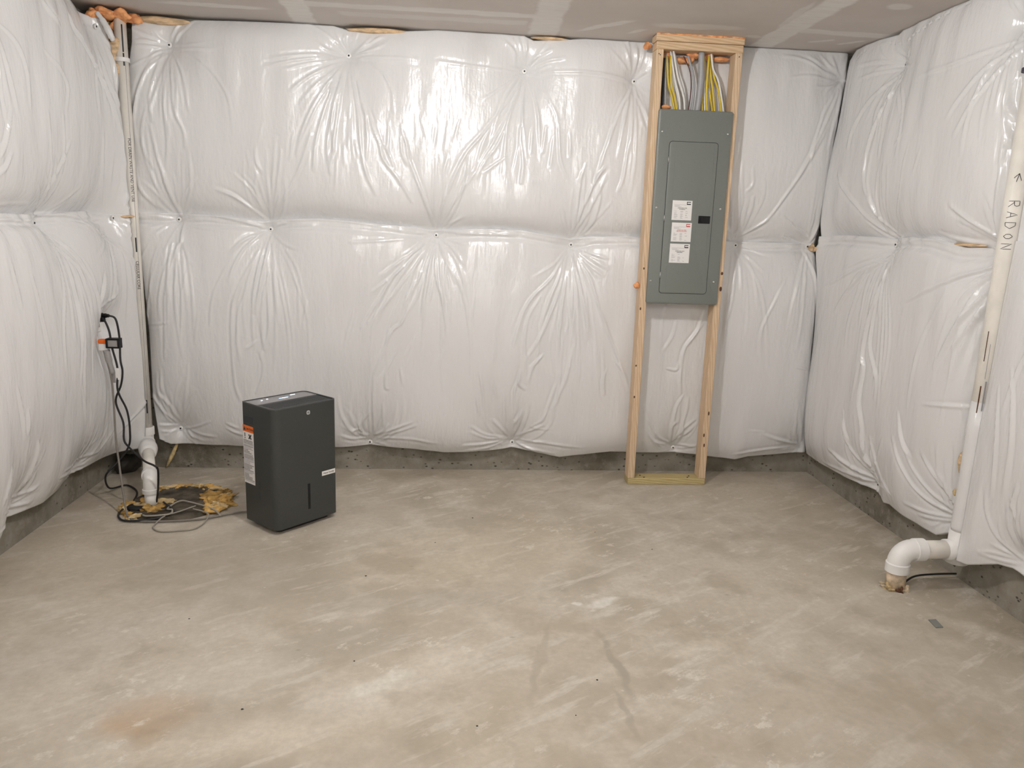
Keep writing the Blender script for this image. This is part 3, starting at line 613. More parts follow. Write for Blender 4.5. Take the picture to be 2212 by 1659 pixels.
end_l = table([(2.44, .14), (2.18, .195), (1.92, .215), (1.53, .222), (1.30, .222), (.87, .235), (.49, .235), (.33, .23), (.22, .22), (.16, .205)])
us_l = coarse_then_fine(REAR+.05, 2.05, 4.195, DZ)
outlet_dip = [(3.985, .90, .085, .06), (3.93, .80, .14, .055)]
make_sheet('insulation_blanket', 'upper white plastic-faced insulation blanket on the wall above the power outlet', 'left', us_l, lambda u: seam_l(u)-.006, top_l, DZ, .185,
    lt_top+lt_mid, FOLDS_LEFT, .06, .10, None, end_l, None, None, 31, fans=[((2.28, -1), 10, .45, .25, .60), ((1.38, 1), 7, .45, .2, .5)], own_pins=lt_top[:3], sb=.07)
LL, LLF = make_sheet('insulation_blanket', 'lower white plastic-faced insulation blanket cut open around the power outlet', 'left', us_l, hem_l, seam_l, DZ, .195,
    lt_mid+lt_bot, FOLDS_LEFT, .075, .10, None, end_l, None, None, 37, fans=[((1.38, -1), 13, .42, .35, .85), ((.19, 1), 10, .75, .12, .36)], own_pins=lt_mid[:3]+lt_bot[:3], dips=outlet_dip, st=.07, sb=.10, band=True)
# --- right wall, behind and in front of the radon pipe
rt_top = [(3.804, 2.282), (2.996, 2.276)]
rt_mid = [(3.69, 1.416), (2.94, 1.405)]
rt_bot = [(3.568, .20), (2.955, .25)]
seam_r = table([(2.88, 1.43), (2.94, 1.425), (3.1, 1.415), (3.3, 1.45), (3.5, 1.455), (3.65, 1.44), (3.8, 1.45), (4.1, 1.455), (4.33, 1.44)])
hem_r = table([(4.33, .15), (3.99, .155), (3.60, .168), (3.49, .165), (3.45, .146), (3.39, .159), (3.03, .152), (2.95, .20), (2.88, .24)])
top_r = table([(4.33, 2.37), (4.25, 2.395), (4.2, 2.43), (4.0, 2.436), (3.84, 2.425), (3.80, 2.436), (2.8, 2.436)])
end_r = lambda z: R - edge_br(z) + .008
us_r = fine(2.885, 4.318, DZ)
make_sheet('insulation_blanket', 'upper white plastic-faced insulation blanket between the room corner and the radon pipe', 'right', us_r, lambda u: seam_r(u)-.006, top_r, DZ, .135,
    rt_top+rt_mid, FOLDS_RIGHT, .045, .085, lambda z: .050+0*z, end_r, None, None, 43, dive=True, fans=[((2.28, -1), 10, .45, .25, .60), ((1.38, 1), 7, .45, .2, .5)], own_pins=rt_top, sb=.06)
make_sheet('insulation_blanket', 'lower white plastic-faced insulation blanket between the room corner and the radon pipe', 'right', us_r, hem_r, seam_r, DZ, .140,
    rt_mid+rt_bot, FOLDS_RIGHT, .075, .08, lambda z: .040+0*z, end_r, None, None, 47, dive=True, fans=[((1.38, -1), 13, .42, .35, .85), ((.19, 1), 10, .75, .12, .36)], own_pins=rt_mid+rt_bot, st=.06, sb=.09, band=True)
fr_top = [(2.2, 2.28), (1.2, 2.28), (.2, 2.28), (-.9, 2.28), (-2, 2.28)]; fr_mid = [(2.25, 1.40), (1.3, 1.4), (.3, 1.4), (-.8, 1.4), (-1.9, 1.4)]; fr_bot = [(2.50, .26), (1.6, .22), (.6, .2), (-.5, .2), (-1.6, .2)]
us_f = coarse_then_fine(REAR+.05, 1.95, 2.790, DZ)
seam_f = table([(-3, 1.44), (2.3, 1.44), (2.5, 1.46), (2.8, 1.45)])
hem_f = table([(-3, .15), (2.2, .15), (2.44, .19), (2.56, .215), (2.62, .205), (2.74, .145), (2.785, .14)])
make_sheet('insulation_blanket', 'upper white plastic-faced insulation blanket past the radon pipe, away from the corner', 'right', us_f, lambda u: seam_f(u)-.006, lambda u: 2.436+0*u, DZ, .13,
    fr_top+fr_mid, [], .05, .085, None, lambda z: .085+0*z, None, None, 53, fans=[((2.28, -1), 10, .45, .25, .60), ((1.38, 1), 7, .45, .2, .5)], own_pins=fr_top[:1], sb=.09)
make_sheet('insulation_blanket', 'lower white plastic-faced insulation blanket overlapping the radon pipe', 'right', us_f, hem_f, seam_f, DZ, .150,
    fr_mid+fr_bot, [(1.2, 2640, 980, 2600, 860, 2580, 700, 2590, 500), (1, 2700, 900, 2660, 700, 2650, 480), (1.2, 2520, 560, 2560, 420, 2540, 300), (.8, 2500, 1200, 2600, 1000, 2650, 800)],
    .10, .085, None, table([(1.5, .09), (1.3, .095), (.9, .105), (.6, .11), (.4, .118), (.14, .12)]), None, None, 59, fans=[((1.38, -1), 13, .42, .35, .85), ((.19, 1), 10, .75, .12, .36)], own_pins=fr_mid[:1]+fr_bot[:1], st=.09)
# ---------------------------------------------------------------- stud frame for the panel
FX0, FX1, FY0, FY1 = 1.042, 1.500, 4.119, 4.208
fr = thing('stud_frame', 'tall bare timber stud frame carrying the grey electrical panel', 'timber frame', ((FX0+FX1)/2, FY0, 0))
fo = Matrix.Translation(-Vector(fr.location))
def part(name, bm, mat, parent, smooth=False): return obj(name, bm, mat, parent, smooth, Matrix.Translation(-parent.matrix_world.translation) if False else None)
def wpart(name, bm, mat, root, smooth=False):       # mesh given in world space, root unrotated
    bmesh.ops.translate(bm, verts=bm.verts, vec=-Vector(root.location)); return obj(name, bm, mat, root, smooth)
sole = wpart('sole_plate', box_bm(FX0, FX1, FY0, FY1, 0, .038, .003), 'wood_pt', fr); tag(sole, 'greenish treated sole plate')
for k, (xa, xb) in enumerate(((FX0, FX0+.038), (FX1-.038, FX1))):
    st = wpart('stud', box_bm(xa, xb, FY0, FY1, .038, 2.364, .003), 'wood_v', fr)
wpart('top_plate', box_bm(FX0-.002, FX1+.001, FY0, FY1, 2.364, 2.402, .003), 'wood_h', fr)
wpart('top_plate', box_bm(FX0-.006, FX1+.004, FY0-.003, FY1, 2.4035, 2.437, .003), 'wood_h', fr)
random.seed(4)
for (x, z) in ((1.047, .52), (1.045, .70), (1.048, 1.02), (1.052, 1.24), (1.4915, 1.225), (1.4915, 1.14), (1.487, .43), (1.470, .30), (1.476, .24), (1.10, 2.42)):
    kr = 1.6 if (x > 1.49 and z > 1) else 1.0
    k = wpart('knot', lathe_bm([(0, 0), (.0045*kr, 0), (.004*kr, .0008), (0, .001)], 8, (0, 0, 0), (0, -1, 0)), 'knot', fr)
    k.scale = (1, 1, random.uniform(1.2, 3.0) if z < 2 else 1); k.location = (x-fr.location.x, -.0002, z); 
    for v in k.data.vertices: v.co += Vector(fr.location)
for (x, y) in ((1.125, 4.17), (1.415, 4.165), (1.14, 4.135), (1.40, 4.14)):
    wpart('nail_head', lathe_bm([(0, .038), (.005, .038), (.005, .0405), (0, .0412)], 8, (x, y, 0)), 'ink', fr)
for (x, z) in ((1.062, 2.335), (1.055, 2.34), (1.481, 2.345)):
    wpart('nail_head', lathe_bm([(0, 0), (.003, 0), (.003, .001), (0, .0012)], 8, (x, FY0, z), (0, -1, 0)), 'ink', fr)
bm = bmesh.new()
for i in range(20):
    x = FX0 + .01 + (FX1-FX0-.02)*i/19
    b2 = blob_bm((x, FY0-.001, 2.4375), (.017, .006, .004+.003*random.random()), i, 2); me = bpy.data.meshes.new('t'); b2.to_mesh(me); b2.free(); bm.from_mesh(me); bpy.data.meshes.remove(me)
tag(wpart('spray_foam_bead', bm, 'foam', fr, True), 'orange foam bead along the ceiling')
for i, (x, y, z, sx, sz) in enumerate(((1.245, 4.20, 2.335, .022, .028), (1.205, 4.215, 2.335, .028, .016), (1.335, 4.20, 2.350, .026, .016), (1.40, 4.205, 2.345, .055, .014), (1.26, 4.195, 2.355, .030, .014), (1.115, 4.20, 2.35, .03, .012))):
    wpart('spray_foam', blob_bm((x, y, z), (sx, .022, sz), 40+i), 'foam', fr, True)
wpart('spray_foam', blob_bm((FX0-.028, FY1+.0, 2.395), (.022, .02, .022), 77), 'foam', fr, True)
wpart('spray_foam', blob_bm((1.125, 4.15, 2.085), (.026, .016, .011), 78), 'foam', fr, True)
wpart('spray_foam', blob_bm((FX0-.015, 4.155, 1.142), (.017, .015, .017), 79), 'foam', fr, True)

# ---------------------------------------------------------------- electrical panel
PX0, PX1, PZ0, PZ1, PY = 1.072, 1.474, 1.052, 2.070, 4.100
pn = thing('breaker_box', 'grey steel breaker panel with closed door and three white inspection stickers', 'electrical panel', ((PX0+PX1)/2, 4.118, PZ0))
def ppart(name, bm, mat, smooth=False, par=None): 
    bmesh.ops.translate(bm, verts=bm.verts, vec=-Vector(pn.location)); return obj(name, bm, mat, par or pn, smooth)
ppart('enclosure', box_bm(FX0+.042, FX1-.042, 4.119, 4.205, PZ0+.02, PZ1-.015, .004), 'panel')
bm = prism_bm([(x, z) for x, z in rrect(PX0, PX1, PZ0, PZ1, .012)], -4.1185, -PY-.0, .010, 'xzy')
ppart('cover', bm, 'panel', 'auto')
DX0, DX1, DZ0, DZ1 = 1.140, 1.402, 1.112, 1.908
ppart('door_gap', prism_bm(rrect(DX0-.0025, DX1+.0025, DZ0-.0025, DZ1+.0025, .018), -PY, -PY+.0006, 0, 'xzy'), 'panel_dark')
door = ppart('door', prism_bm(rrect(DX0, DX1, DZ0, DZ1, .016), -PY, -PY+.004, .0025, 'xzy'), 'panel', 'auto')
ppart('door_rib', box_bm(1.172, 1.1735, PY-.0048, PY-.0036, DZ0+.02, DZ1-.01, .0004), 'panel', par=door)
ppart('door_rib', box_bm(1.382, 1.3845, PY-.0048, PY-.0036, DZ0+.22, DZ1-.012, .0005), 'panel', par=door)
ppart('door_rib', box_bm(1.315, 1.3162, PY-.0046, PY-.0036, DZ0+.25, DZ1-.1, .0004), 'panel', par=door)
for z in (1.815, 1.512, 1.208):
    ppart('hinge', lathe_bm([(0, 0), (.0035, 0), (.0035, .034), (0, .034)], 10, (DX0-.001, PY-.003, z-.017)), 'galv', True, door)
bk = ppart('main_breaker', box_bm(1.326, 1.390, PY-.0065, PY-.002, 1.490, 1.530, .001), 'blackp', par=door)
ppart('toggle', box_bm(1.335, 1.352, PY-.0115, PY-.006, 1.497, 1.522, .0015), 'blackp', par=door)
for (x, z) in ((1.096, 1.955), (1.449, 1.956), (1.093, 1.566), (1.444, 1.569), (1.089, 1.177), (1.441, 1.178)):
    ppart('screw', lathe_bm([(0, 0), (.0058, 0), (.0052, .003), (.002, .0042), (0, .0042)], 14, (x, PY+.0004, z), (0, -1, 0)), 'metal', True)
random.seed(9)
for (x0, x1, z0, z1, ink, head2, skew) in ((1.178, 1.286, 1.504, 1.607, 'ink', 'PLUMBING', .004), (1.183, 1.292, 1.390, 1.491, 'ink_red', 'FIRE PROTECTION', .004), (1.181, 1.291, 1.277, 1.379, 'ink', 'BUILDING', -.003)):
    yf = PY-.0050
    pp = ppart('inspection_sticker', box_bm(x0, x1, yf, PY-.0035, z0, z1), 'paper'); cx = (x0+x1)/2; wd = x1-x0
    pp_loc = Vector(pn.location)
    def bar(a, b, c, d, m): ppart('print', box_bm(a, b, yf-.0003, yf+.0001, c, d), m, par=pp)
    bar(x1-.030, x1-.008, z1-.010, z1-.006, ink); bar(x1-.030, x1-.027, z1-.016, z1-.006, ink); bar(x1-.030, x1-.008, z1-.022, z1-.0165, ink)
    bar(x0+.010, x1-.032, z1-.0235, z1-.0225, 'ink_grey'); bar(x0+.012, x0+.040, z1-.0285, z1-.0272, 'ink_grey'); bar(x0+.012, x0+.05, z1-.0325, z1-.0315, 'ink_grey')
    tm = lambda z: frame(Vector((cx+.001, yf-.0002, z))-pp_loc, (1, 0, 0), (0, 0, 1))
    text_obj('APPROVAL FOR', .0072, ink, pp, tm(z1-.0395)); text_obj(head2, .0068, ink, pp, tm(z1-.0462))
    for r_ in range(9):
        zz = z1-.056-.0046*r_
        if random.random() < .85: bar(x0+.012, x0+.012+random.uniform(.008, .022), zz-.0007, zz+.0005, 'ink_grey')
        if random.random() < .65: bar(x0+.046, x0+.046+random.uniform(.010, .016), zz-.0008, zz+.0005, 'ink_grey')
        if random.random() < (.6 if ink == 'ink' and head2 != 'BUILDING' else .3): bar(x0+.074, x0+.074+random.uniform(.006, .014), zz-.0008, zz+.0006, 'ink_grey')
# ---------------------------------------------------------------- cables into the panel
WIRES = {'yellow': [[(1.113, 2.345), (1.132, 2.207), (1.152, 2.152), (1.18, 2.06)], [(1.131, 2.345), (1.144, 2.208), (1.168, 2.139), (1.188, 2.06)],
   [(1.333, 2.35), (1.332, 2.244), (1.336, 2.161), (1.348, 2.06)], [(1.339, 2.35), (1.344, 2.245), (1.362, 2.176), (1.39, 2.06)],
   [(1.345, 2.35), (1.357, 2.259), (1.373, 2.19), (1.398, 2.06)], [(1.351, 2.345), (1.374, 2.246), (1.404, 2.178), (1.43, 2.06)], [(1.31, 2.345), (1.31, 2.215), (1.309, 2.159), (1.322, 2.06)]],
 'white': [[(1.129, 2.364), (1.16, 2.236), (1.192, 2.14), (1.203, 2.06)], [(1.141, 2.365), (1.175, 2.237), (1.213, 2.141), (1.226, 2.06)], [(1.156, 2.36), (1.188, 2.265), (1.222, 2.183), (1.244, 2.06)],
   [(1.138, 2.362), (1.168, 2.209), (1.185, 2.154), (1.211, 2.06)], [(1.337, 2.355), (1.336, 2.245), (1.325, 2.202), (1.339, 2.06)], [(1.344, 2.361), (1.361, 2.287), (1.398, 2.219), (1.441, 2.06)], [(1.351, 2.345), (1.355, 2.217), (1.363, 2.06)]],
 'grey': [[(1.221, 2.345), (1.259, 2.241), (1.266, 2.157), (1.262, 2.06)], [(1.356, 2.345), (1.388, 2.261), (1.426, 2.179), (1.454, 2.06)], [(1.106, 2.358), (1.112, 2.234), (1.128, 2.06)]],
 'red': [[(1.205, 2.349), (1.244, 2.282), (1.258, 2.213), (1.258, 2.143), (1.252, 2.06)]], 'black': [[(1.097, 2.33), (1.098, 2.24), (1.104, 2.06)]]}
for cname, rad, mt, lab in (('yellow', .0058, 'yellow', 'yellow jacketed cable running down into the top of the breaker panel'), ('white', .0055, 'white', 'white jacketed cable running down into the top of the breaker panel'),
        ('grey', .0062, 'greyc', 'grey jacketed cable running down into the top of the breaker panel'), ('red', .0028, 'redc', 'thin dark red wire curving down into the top of the breaker panel'), ('black', .0075, 'rubber', 'thick black cable beside the stud above the breaker panel')):
    for i, pth in enumerate(WIRES[cname]):
        yoff = 4.160 + .010*((i*7+len(cname)) % 4)
        lab2 = lab.replace('running down into the top of the breaker panel', 'entering the breaker panel ' + ('between the black cable and the thick grey conduit' if pth[-1][0] < 1.28 else 'between the thick grey conduit and a stud'))
        tag(obj('electrical_cable', tube_bm([(x, yoff, z) for x, z in pth], rad, 8, 6), mt, None, True), lab2, 'cable', 'cables feeding the breaker panel')
tag(obj('conduit', tube_bm([(1.287, 4.146, 2.362), (1.295, 4.146, 2.243), (1.293, 4.146, 2.159), (1.287, 4.146, 2.06)], .0160, 14, 8), 'greyc', None, True), 'thick grey service conduit entering the top of the breaker panel', 'conduit')

# ---------------------------------------------------------------- dehumidifier
A = .8131; Wd, Dd, Z0, HT = .3502, .2477, .024, .603
eu = Vector((math.cos(A), math.sin(A), 0)); ev = Vector((-math.sin(A), math.cos(A), 0)); base = Vector((-.781, 3.3643, 0)) + eu*Wd/2 + ev*Dd/2
dh = thing('dehumidifier', 'charcoal portable dehumidifier with lit display standing on the concrete floor', 'dehumidifier', base, A)
hw, hd = Wd/2, Dd/2
bm = prism_bm(rrect(-hw, hw, -hd, hd, [.030, .008, .034, .018], 8), Z0, HT-.006)
obj('body', bm, 'dehum', dh, 'auto')
obj('rim', ring_bm(rrect(-hw, hw, -hd, hd, [.030, .008, .034, .018], 8), rrect(-hw+.005, hw-.005, -hd+.005, hd-.005, [.026, .005, .030, .014], 8), HT-.006, HT), 'dehum_rim', dh, 'auto')
obj('air_outlet', prism_bm(rrect(-hw+.006, hw-.006, -hd+.006, .018, [0, 0, .028, .012], 8), HT-.006, HT-.0052), 'dehum_rec', dh)
for i in range(5):
    obj('louvre', box_bm(-hw+.03, hw-.03, -hd+.025+i*.022, -hd+.035+i*.022, HT-.0054, HT-.0038, .0006), 'dehum_rec', dh)
cp = obj('control_panel', prism_bm(rrect(-hw+.006, hw-.006, .020, hd-.006, [.025, .005, 0, 0], 8), HT-.006, HT-.003), 'dehum_top', dh, 'auto')
for (x, y, sx, m) in ((-.0973, .080, .004, 'led'), (-.0627, .0885, .004, 'led'), (-.006, .064, .007, 'led_b'), (.012, .0634, .009, 'led'), (.03, .064, .006, 'led_b'), (.0818, .0927, .013, 'led')):
    obj('indicator_light', box_bm(x-sx, x+sx, y-.0028, y+.0028, HT-.003, HT-.0026), m, cp)
obj('plinth', prism_bm(rrect(-hw+.03, hw-.03, -hd+.028, hd-.028, .02, 5), .004, Z0+.001), 'blackp', dh)
for sx in (-1, 1):
    for sy in (-1, 1):
        obj('caster', lathe_bm([(0, -.009), (.0085, -.009), (.0085, .009), (0, .009)], 14, (sx*(hw-.05), sy*(hd-.045), .0085), (0, 1, 0)), 'blackp', dh, True)
yf = -hd
obj('water_window', box_bm(.0030, .0165, yf-.0006, yf+.002, .086, .213, .0002), 'blackp', dh)
bd = obj('logo_badge', prism_bm(rrect(.0045, .0235, .551, .570, .0075, 6), -yf, -yf+.0012, 0, 'xzy'), 'badge', dh)
obj('badge_ring', lathe_bm([(.0045, 0), (.0066, 0), (.0066, .0003), (.0045, .0003)], 24, (.014, yf-.0012, .5605), (0, -1, 0)), 'ink_grey', bd)
text_obj('GE', .0085, 'ink', bd, frame((.014, yf-.0014, .5605), (1, 0, 0), (0, 0, 1)))
hs = obj('hose_sticker', box_bm(.0855, .1635, yf-.0008, yf+.002, .2325, .2545), 'paper', dh)
text_obj('Hose Inside', .0135, 'ink', hs, frame((.1245, yf-.0010, .2435), (1, 0, 0), (0, 0, 1)))
xf = -hw
wl = obj('warning_label', box_bm(xf-.0008, xf+.001, .036, hd-.030+.028, .210, .493), 'paper', dh)
y1_, y0_ = .036, hd-.003
obj('label_header', box_bm(xf-.0012, xf, .036, y0_, .462, .493), 'orange', wl)
def lbar(ya, yb, za, zb, m='ink'): obj('print', box_bm(xf-.0015, xf, ya, yb, za, zb), m, wl)
text_obj('CAUTION', .0140, 'ink', wl, frame((xf-.0014, .067, .4765), (0, -1, 0), (0, 0, 1)))
bm = bmesh.new(); vs_ = [bm.verts.new((xf-.0014, yy, zz)) for yy, zz in ((.116, .468), (.098, .468), (.107, .487))]; bm.faces.new(vs_); obj('warning_triangle', bm, 'ink', wl)
lbar(.103, .108, .437, .455); lbar(.103, .108, .428, .433)
for a in (-.75, .75):
    bm = box_bm(-.0004, .0004, -.0035, .0035, -.0145, .0145); bmesh.ops.rotate(bm, verts=bm.verts, matrix=Matrix.Rotation(a, 3, 'X')); bmesh.ops.translate(bm, verts=bm.verts, vec=(xf-.0012, .064, .441)); obj('fan_symbol', bm, 'ink', wl)
random.seed(3); z = .420
while z > .216:
    ln = random.choice([1, .95, .9, .8, 1, .45, .6]); lbar(.118-.078*ln, .118, z-.0010, z+.0010, 'ink_grey' if random.random() < .3 else 'ink'); z -= .0066
obj('side_grip', box_bm(xf-.0008, xf+.003, .038, .112, .503, .540, .0006), 'dehum_side', dh)
obj('side_slot', box_bm(xf-.0006, xf+.003, -.003, .010, .147, .238, .0004), 'dehum_side', dh)
# ---------------------------------------------------------------- sump pit, discharge pipe
sp = thing('sump_pit_cover', 'grimy dark round sump pit lid with yellow foam around the rim', 'pit cover', (-1.365, 3.79, 0))
wpart('lid', lathe_bm([(0, .010), (.10, .010), (.105, .013), (.115, .013), (.12, .009), (.195, .009), (.205, .014), (.225, .014), (.235, .006), (.245, .0)], 48, (-1.365, 3.79, 0)), 'lid', sp, 'auto')
random.seed(12)
def chunk(x, y, sx, sy, sz, m, s): wpart('foam_chunk', blob_bm((x, y, sz*.45), (sx*1.15, sy*1.15, sz*.9), s, 4, .55, 1.7), m, sp, True)
for i in range(9):
    a = math.radians(52 + i*11.5); chunk(-1.365+.235*math.cos(a), 3.79+.235*math.sin(a), .032, .022, .013, ['foam_y', 'foam_c'][i % 3 == 0], 100+i)
for i in range(6):
    a = math.radians(-30 + i*13); chunk(-1.365+.228*math.cos(a), 3.79+.228*math.sin(a), .035, .036, .020, ['foam_y', 'foam_c', 'foam_y'][i % 3], 120+i)
for i in range(4):
    a = math.radians(-8 + i*15); chunk(-1.365+.165*math.cos(a), 3.79+.165*math.sin(a), .036, .034, .016, 'foam_y', 130+i)
for i in range(4):
    a = math.radians(192 + i*14); chunk(-1.365+.235*math.cos(a), 3.79+.235*math.sin(a), .028, .028, .012, ['foam_y', 'foam_c'][i % 2], 140+i)
for i in range(7):
    a = 2*PI*i/7; chunk(-1.478+.042*math.cos(a), 3.738+.045*math.sin(a), .030, .028, .016, ['foam_y', 'foam_c'][i % 3 == 1], 150+i)
chunk(-1.42, 3.80, .035, .02, .014, 'foam_c', 161); chunk(-1.43, 3.68, .03, .025, .012, 'foam_y', 162)
wpart('grommet', lathe_bm([(0, .008), (.045, .008), (.045, .020), (.038, .024), (0, .024)], 24, (-1.535, 3.70, 0)), 'blackp', sp, True)

PT = Vector((-1.676, 4.245, 0)); PB = Vector((-1.478, 3.738, 0)); ZA, ZB = .205, .150
dp = thing('discharge_pipe', 'white PVC sump discharge pipe with check valve rising in the corner', 'pipe', (PB.x, PB.y, 0))
top = Vector((PT.x, PT.y, ZA)); bot = Vector((PB.x, PB.y, ZB)); run = (bot-top).normalized(); rp = .0295
wpart('riser', tube_bm([(PT.x, PT.y, ZA+.06), (PT.x, PT.y, 2.42)], rp, 24, 1, False), 'pvc_pipe', dp, True)
wpart('coupling', lathe_bm([(.0296, 0), (.036, 0), (.036, .02), (.0296, .02)], 24, (PT.x, PT.y, 2.19)), 'pvc', dp, 'auto')
wpart('riser_elbow', tube_bm([(PT.x, PT.y, ZA+.045), (PT.x, PT.y, ZA+.02), tuple(top+run*.010+Vector((0, 0, .004))), tuple(top+run*.05)], .0335, 24, 8), 'pvc', dp, True)
wpart('hub', lathe_bm([(.030, 0), (.0385, 0), (.0385, .042), (.0365, .045), (.030, .045)], 24, (PT.x, PT.y, ZA+.03)), 'pvc', dp, 'auto')
wpart('hub', lathe_bm([(.030, 0), (.0385, 0), (.0385, .035), (.030, .035)], 24, tuple(top+run*.045), tuple(run)), 'pvc', dp, 'auto')
wpart('discharge_run', tube_bm([tuple(top+run*.06), tuple(bot-run*.03)], rp, 24, 1, False), 'pvc_pipe', dp, True)
cv = top + run*.145
wpart('check_valve', lathe_bm([(.030, -.062), (.041, -.060), (.041, -.040), (.043, -.034), (.047, -.018), (.048, 0), (.047, .018), (.043, .034), (.041, .040), (.041, .058), (.030, .060)], 32, tuple(cv), tuple(run)), 'pvc', dp, True)
e1 = bot - run*.045; e3 = Vector((PB.x, PB.y, ZB-.055))
wpart('lower_elbow', tube_bm([tuple(e1), tuple(bot-run*.028+Vector((0, 0, -.003))), tuple(bot-run*.006+Vector((0, 0, -.012))), tuple(bot+Vector((0, 0, -.03))), tuple(e3)], .0328, 24, 6), 'pvc', dp, True)
wpart('hub', lathe_bm([(.030, 0), (.0385, 0), (.0385, .026), (.030, .026)], 24, tuple(bot-run*.062), tuple(run)), 'pvc', dp, 'auto')
wpart('hub', lathe_bm([(.030, 0), (.0385, .002), (.0385, .022), (.030, .024)], 24, (PB.x, PB.y, ZB-.075)), 'pvc', dp, 'auto')
wpart('drop_pipe', tube_bm([(PB.x, PB.y, .0), (PB.x, PB.y, ZB-.06)], rp+.001, 24, 1, False), 'pvc', dp, True)
# print along the riser
cdir = Vector((-PT.x, -PT.y, 0)).normalized(); side_ = Vector((0, 0, 1)).cross(cdir)
pd = (cdir*math.cos(.25) + side_*math.sin(.25)).normalized()
for s_, z_, sz in (('CELLULAR CORE', 1.12, .020), ('FOR DRAIN WASTE AND VENT USE', 1.66, .020)):
    text_obj(s_, sz, 'ink', dp, frame(PT + pd*(rp+.0002) + Vector((0, 0, z_)) - Vector(dp.location), (0, 0, -1), tuple(Vector((0, 0, 1)).cross(pd))), .0006)
for (z_, ln) in ((2.30, .13), (1.28, .075), (.40, .075), (2.20, .06)):
    o = wpart('brand_print', box_bm(-.0035, .0035, -.0008, .0006, -ln/2, ln/2), 'ink', dp)
    for v in o.data.vertices: v.co += Vector(dp.location)
    o.matrix_local = frame(PT + pd*rp + Vector((0, 0, z_)) - Vector(dp.location), tuple(Vector((0, 0, 1)).cross(pd)), tuple(-pd))
o = wpart('print_line', box_bm(-.001, .001, -.0005, .0005, .30, 2.2), 'ink_grey', dp)
for v in o.data.vertices: v.co += Vector(dp.location)
o.matrix_local = frame(PT + (pd*math.cos(.22)+Vector((0, 0, 1)).cross(pd)*math.sin(.22))*rp - Vector(dp.location), tuple(Vector((0, 0, 1)).cross(pd)), tuple(-pd))

# corner batting and foam
cb = thing('corner_insulation', 'yellow fibreglass batting stuffed in the corner behind the discharge pipe', 'insulation', (-1.79, 4.31, 0))
bm = bmesh.new(); random.seed(8)
for i in range(22):
    z = .42 + i*.092; b2 = blob_bm((-1.775+random.uniform(-.012, .012), 4.30+random.uniform(-.01, .01), z), (.085, .055, .07), 200+i, 2, .25); me = bpy.data.meshes.new('t'); b2.to_mesh(me); b2.free(); bm.from_mesh(me); bpy.data.meshes.remove(me)
wpart('batting', bm, 'batting', cb, True)
for i, (x, y, z, sx, sy, sz) in enumerate(((-1.735, 4.20, 2.408, .045, .05, .020), (-1.66, 4.225, 2.405, .045, .04, .022), (-1.60, 4.25, 2.395, .030, .03, .026), (-1.77, 4.17, 2.395, .028, .03, .025), (-1.70, 4.25, 2.36, .03, .03, .03))):
    wpart('spray_foam', blob_bm((x, y, z), (sx, sy, sz), 240+i, 3, .35), 'foam', cb, True)
for i, (z, s) in enumerate(((2.22, .05), (2.15, .04), (2.27, .035))):
    wpart('batting', blob_bm((-1.715+.01*i, 4.222, z), (.028, .016, s), 260+i, 3, .3), 'kraft', cb, True)
wpart('torn_film_flap', tube_bm([(-1.745, 4.155, 2.40), (-1.715, 4.165, 2.35), (-1.695, 4.175, 2.30), (-1.687, 4.18, 2.275)], [.012, .016, .018, .016, .012, .004], 6, 6), 'film', cb, True)
wpart('batting', blob_bm((-1.70, 4.185, 1.425), (.05, .018, .010), 270, 3, .3), 'kraft', cb, True)
# exposed batting along the top of the back blanket (parts of that blanket)
for i, (xa, xb, z, hh, y) in enumerate(((-1.62, -1.36, 2.409, .022, 4.285), (-.57, -.24, 2.417, .016, 4.285), (.40, .60, 2.426, .011, 4.29))):
    bm = blob_bm(((xa+xb)/2, y+.02, z), ((xb-xa)/2, .022, hh*.8), 300+i, 4, .12, .8); bmesh.ops.translate(bm, verts=bm.verts, vec=-Vector(UB.location)); obj('exposed_batting', bm, 'kraft', UB, True)
bm = blob_bm((-1.585, 4.352, .085), (.014, .010, .075), 310, 3, .2)
for v in bm.verts: v.co.x += (v.co.z-.085)*.45
bmesh.ops.translate(bm, verts=bm.verts, vec=-Vector(LB.location)); obj('batting_tuft', bm, 'batting', LB, True)
for i, (u, z, s) in enumerate(((2.07, 1.385, .016), (2.085, 1.37, .012), (2.06, 1.375, .012))):
    bm = blob_bm((u, 4.285, z), (s, .012, s*.9), 320+i, 3, .4); bmesh.ops.translate(bm, verts=bm.verts, vec=-Vector(LB.location)); obj('batting_tuft', bm, 'kraft', LB, True)
tag(obj('corner_lump', blob_bm((-1.815, 4.30, .05), (.07, .06, .05), 330, 3, .3), 'crumb', None, True), 'black lump in the floor corner behind the discharge pipe', 'scrap')  # black lump set low in the floor corner

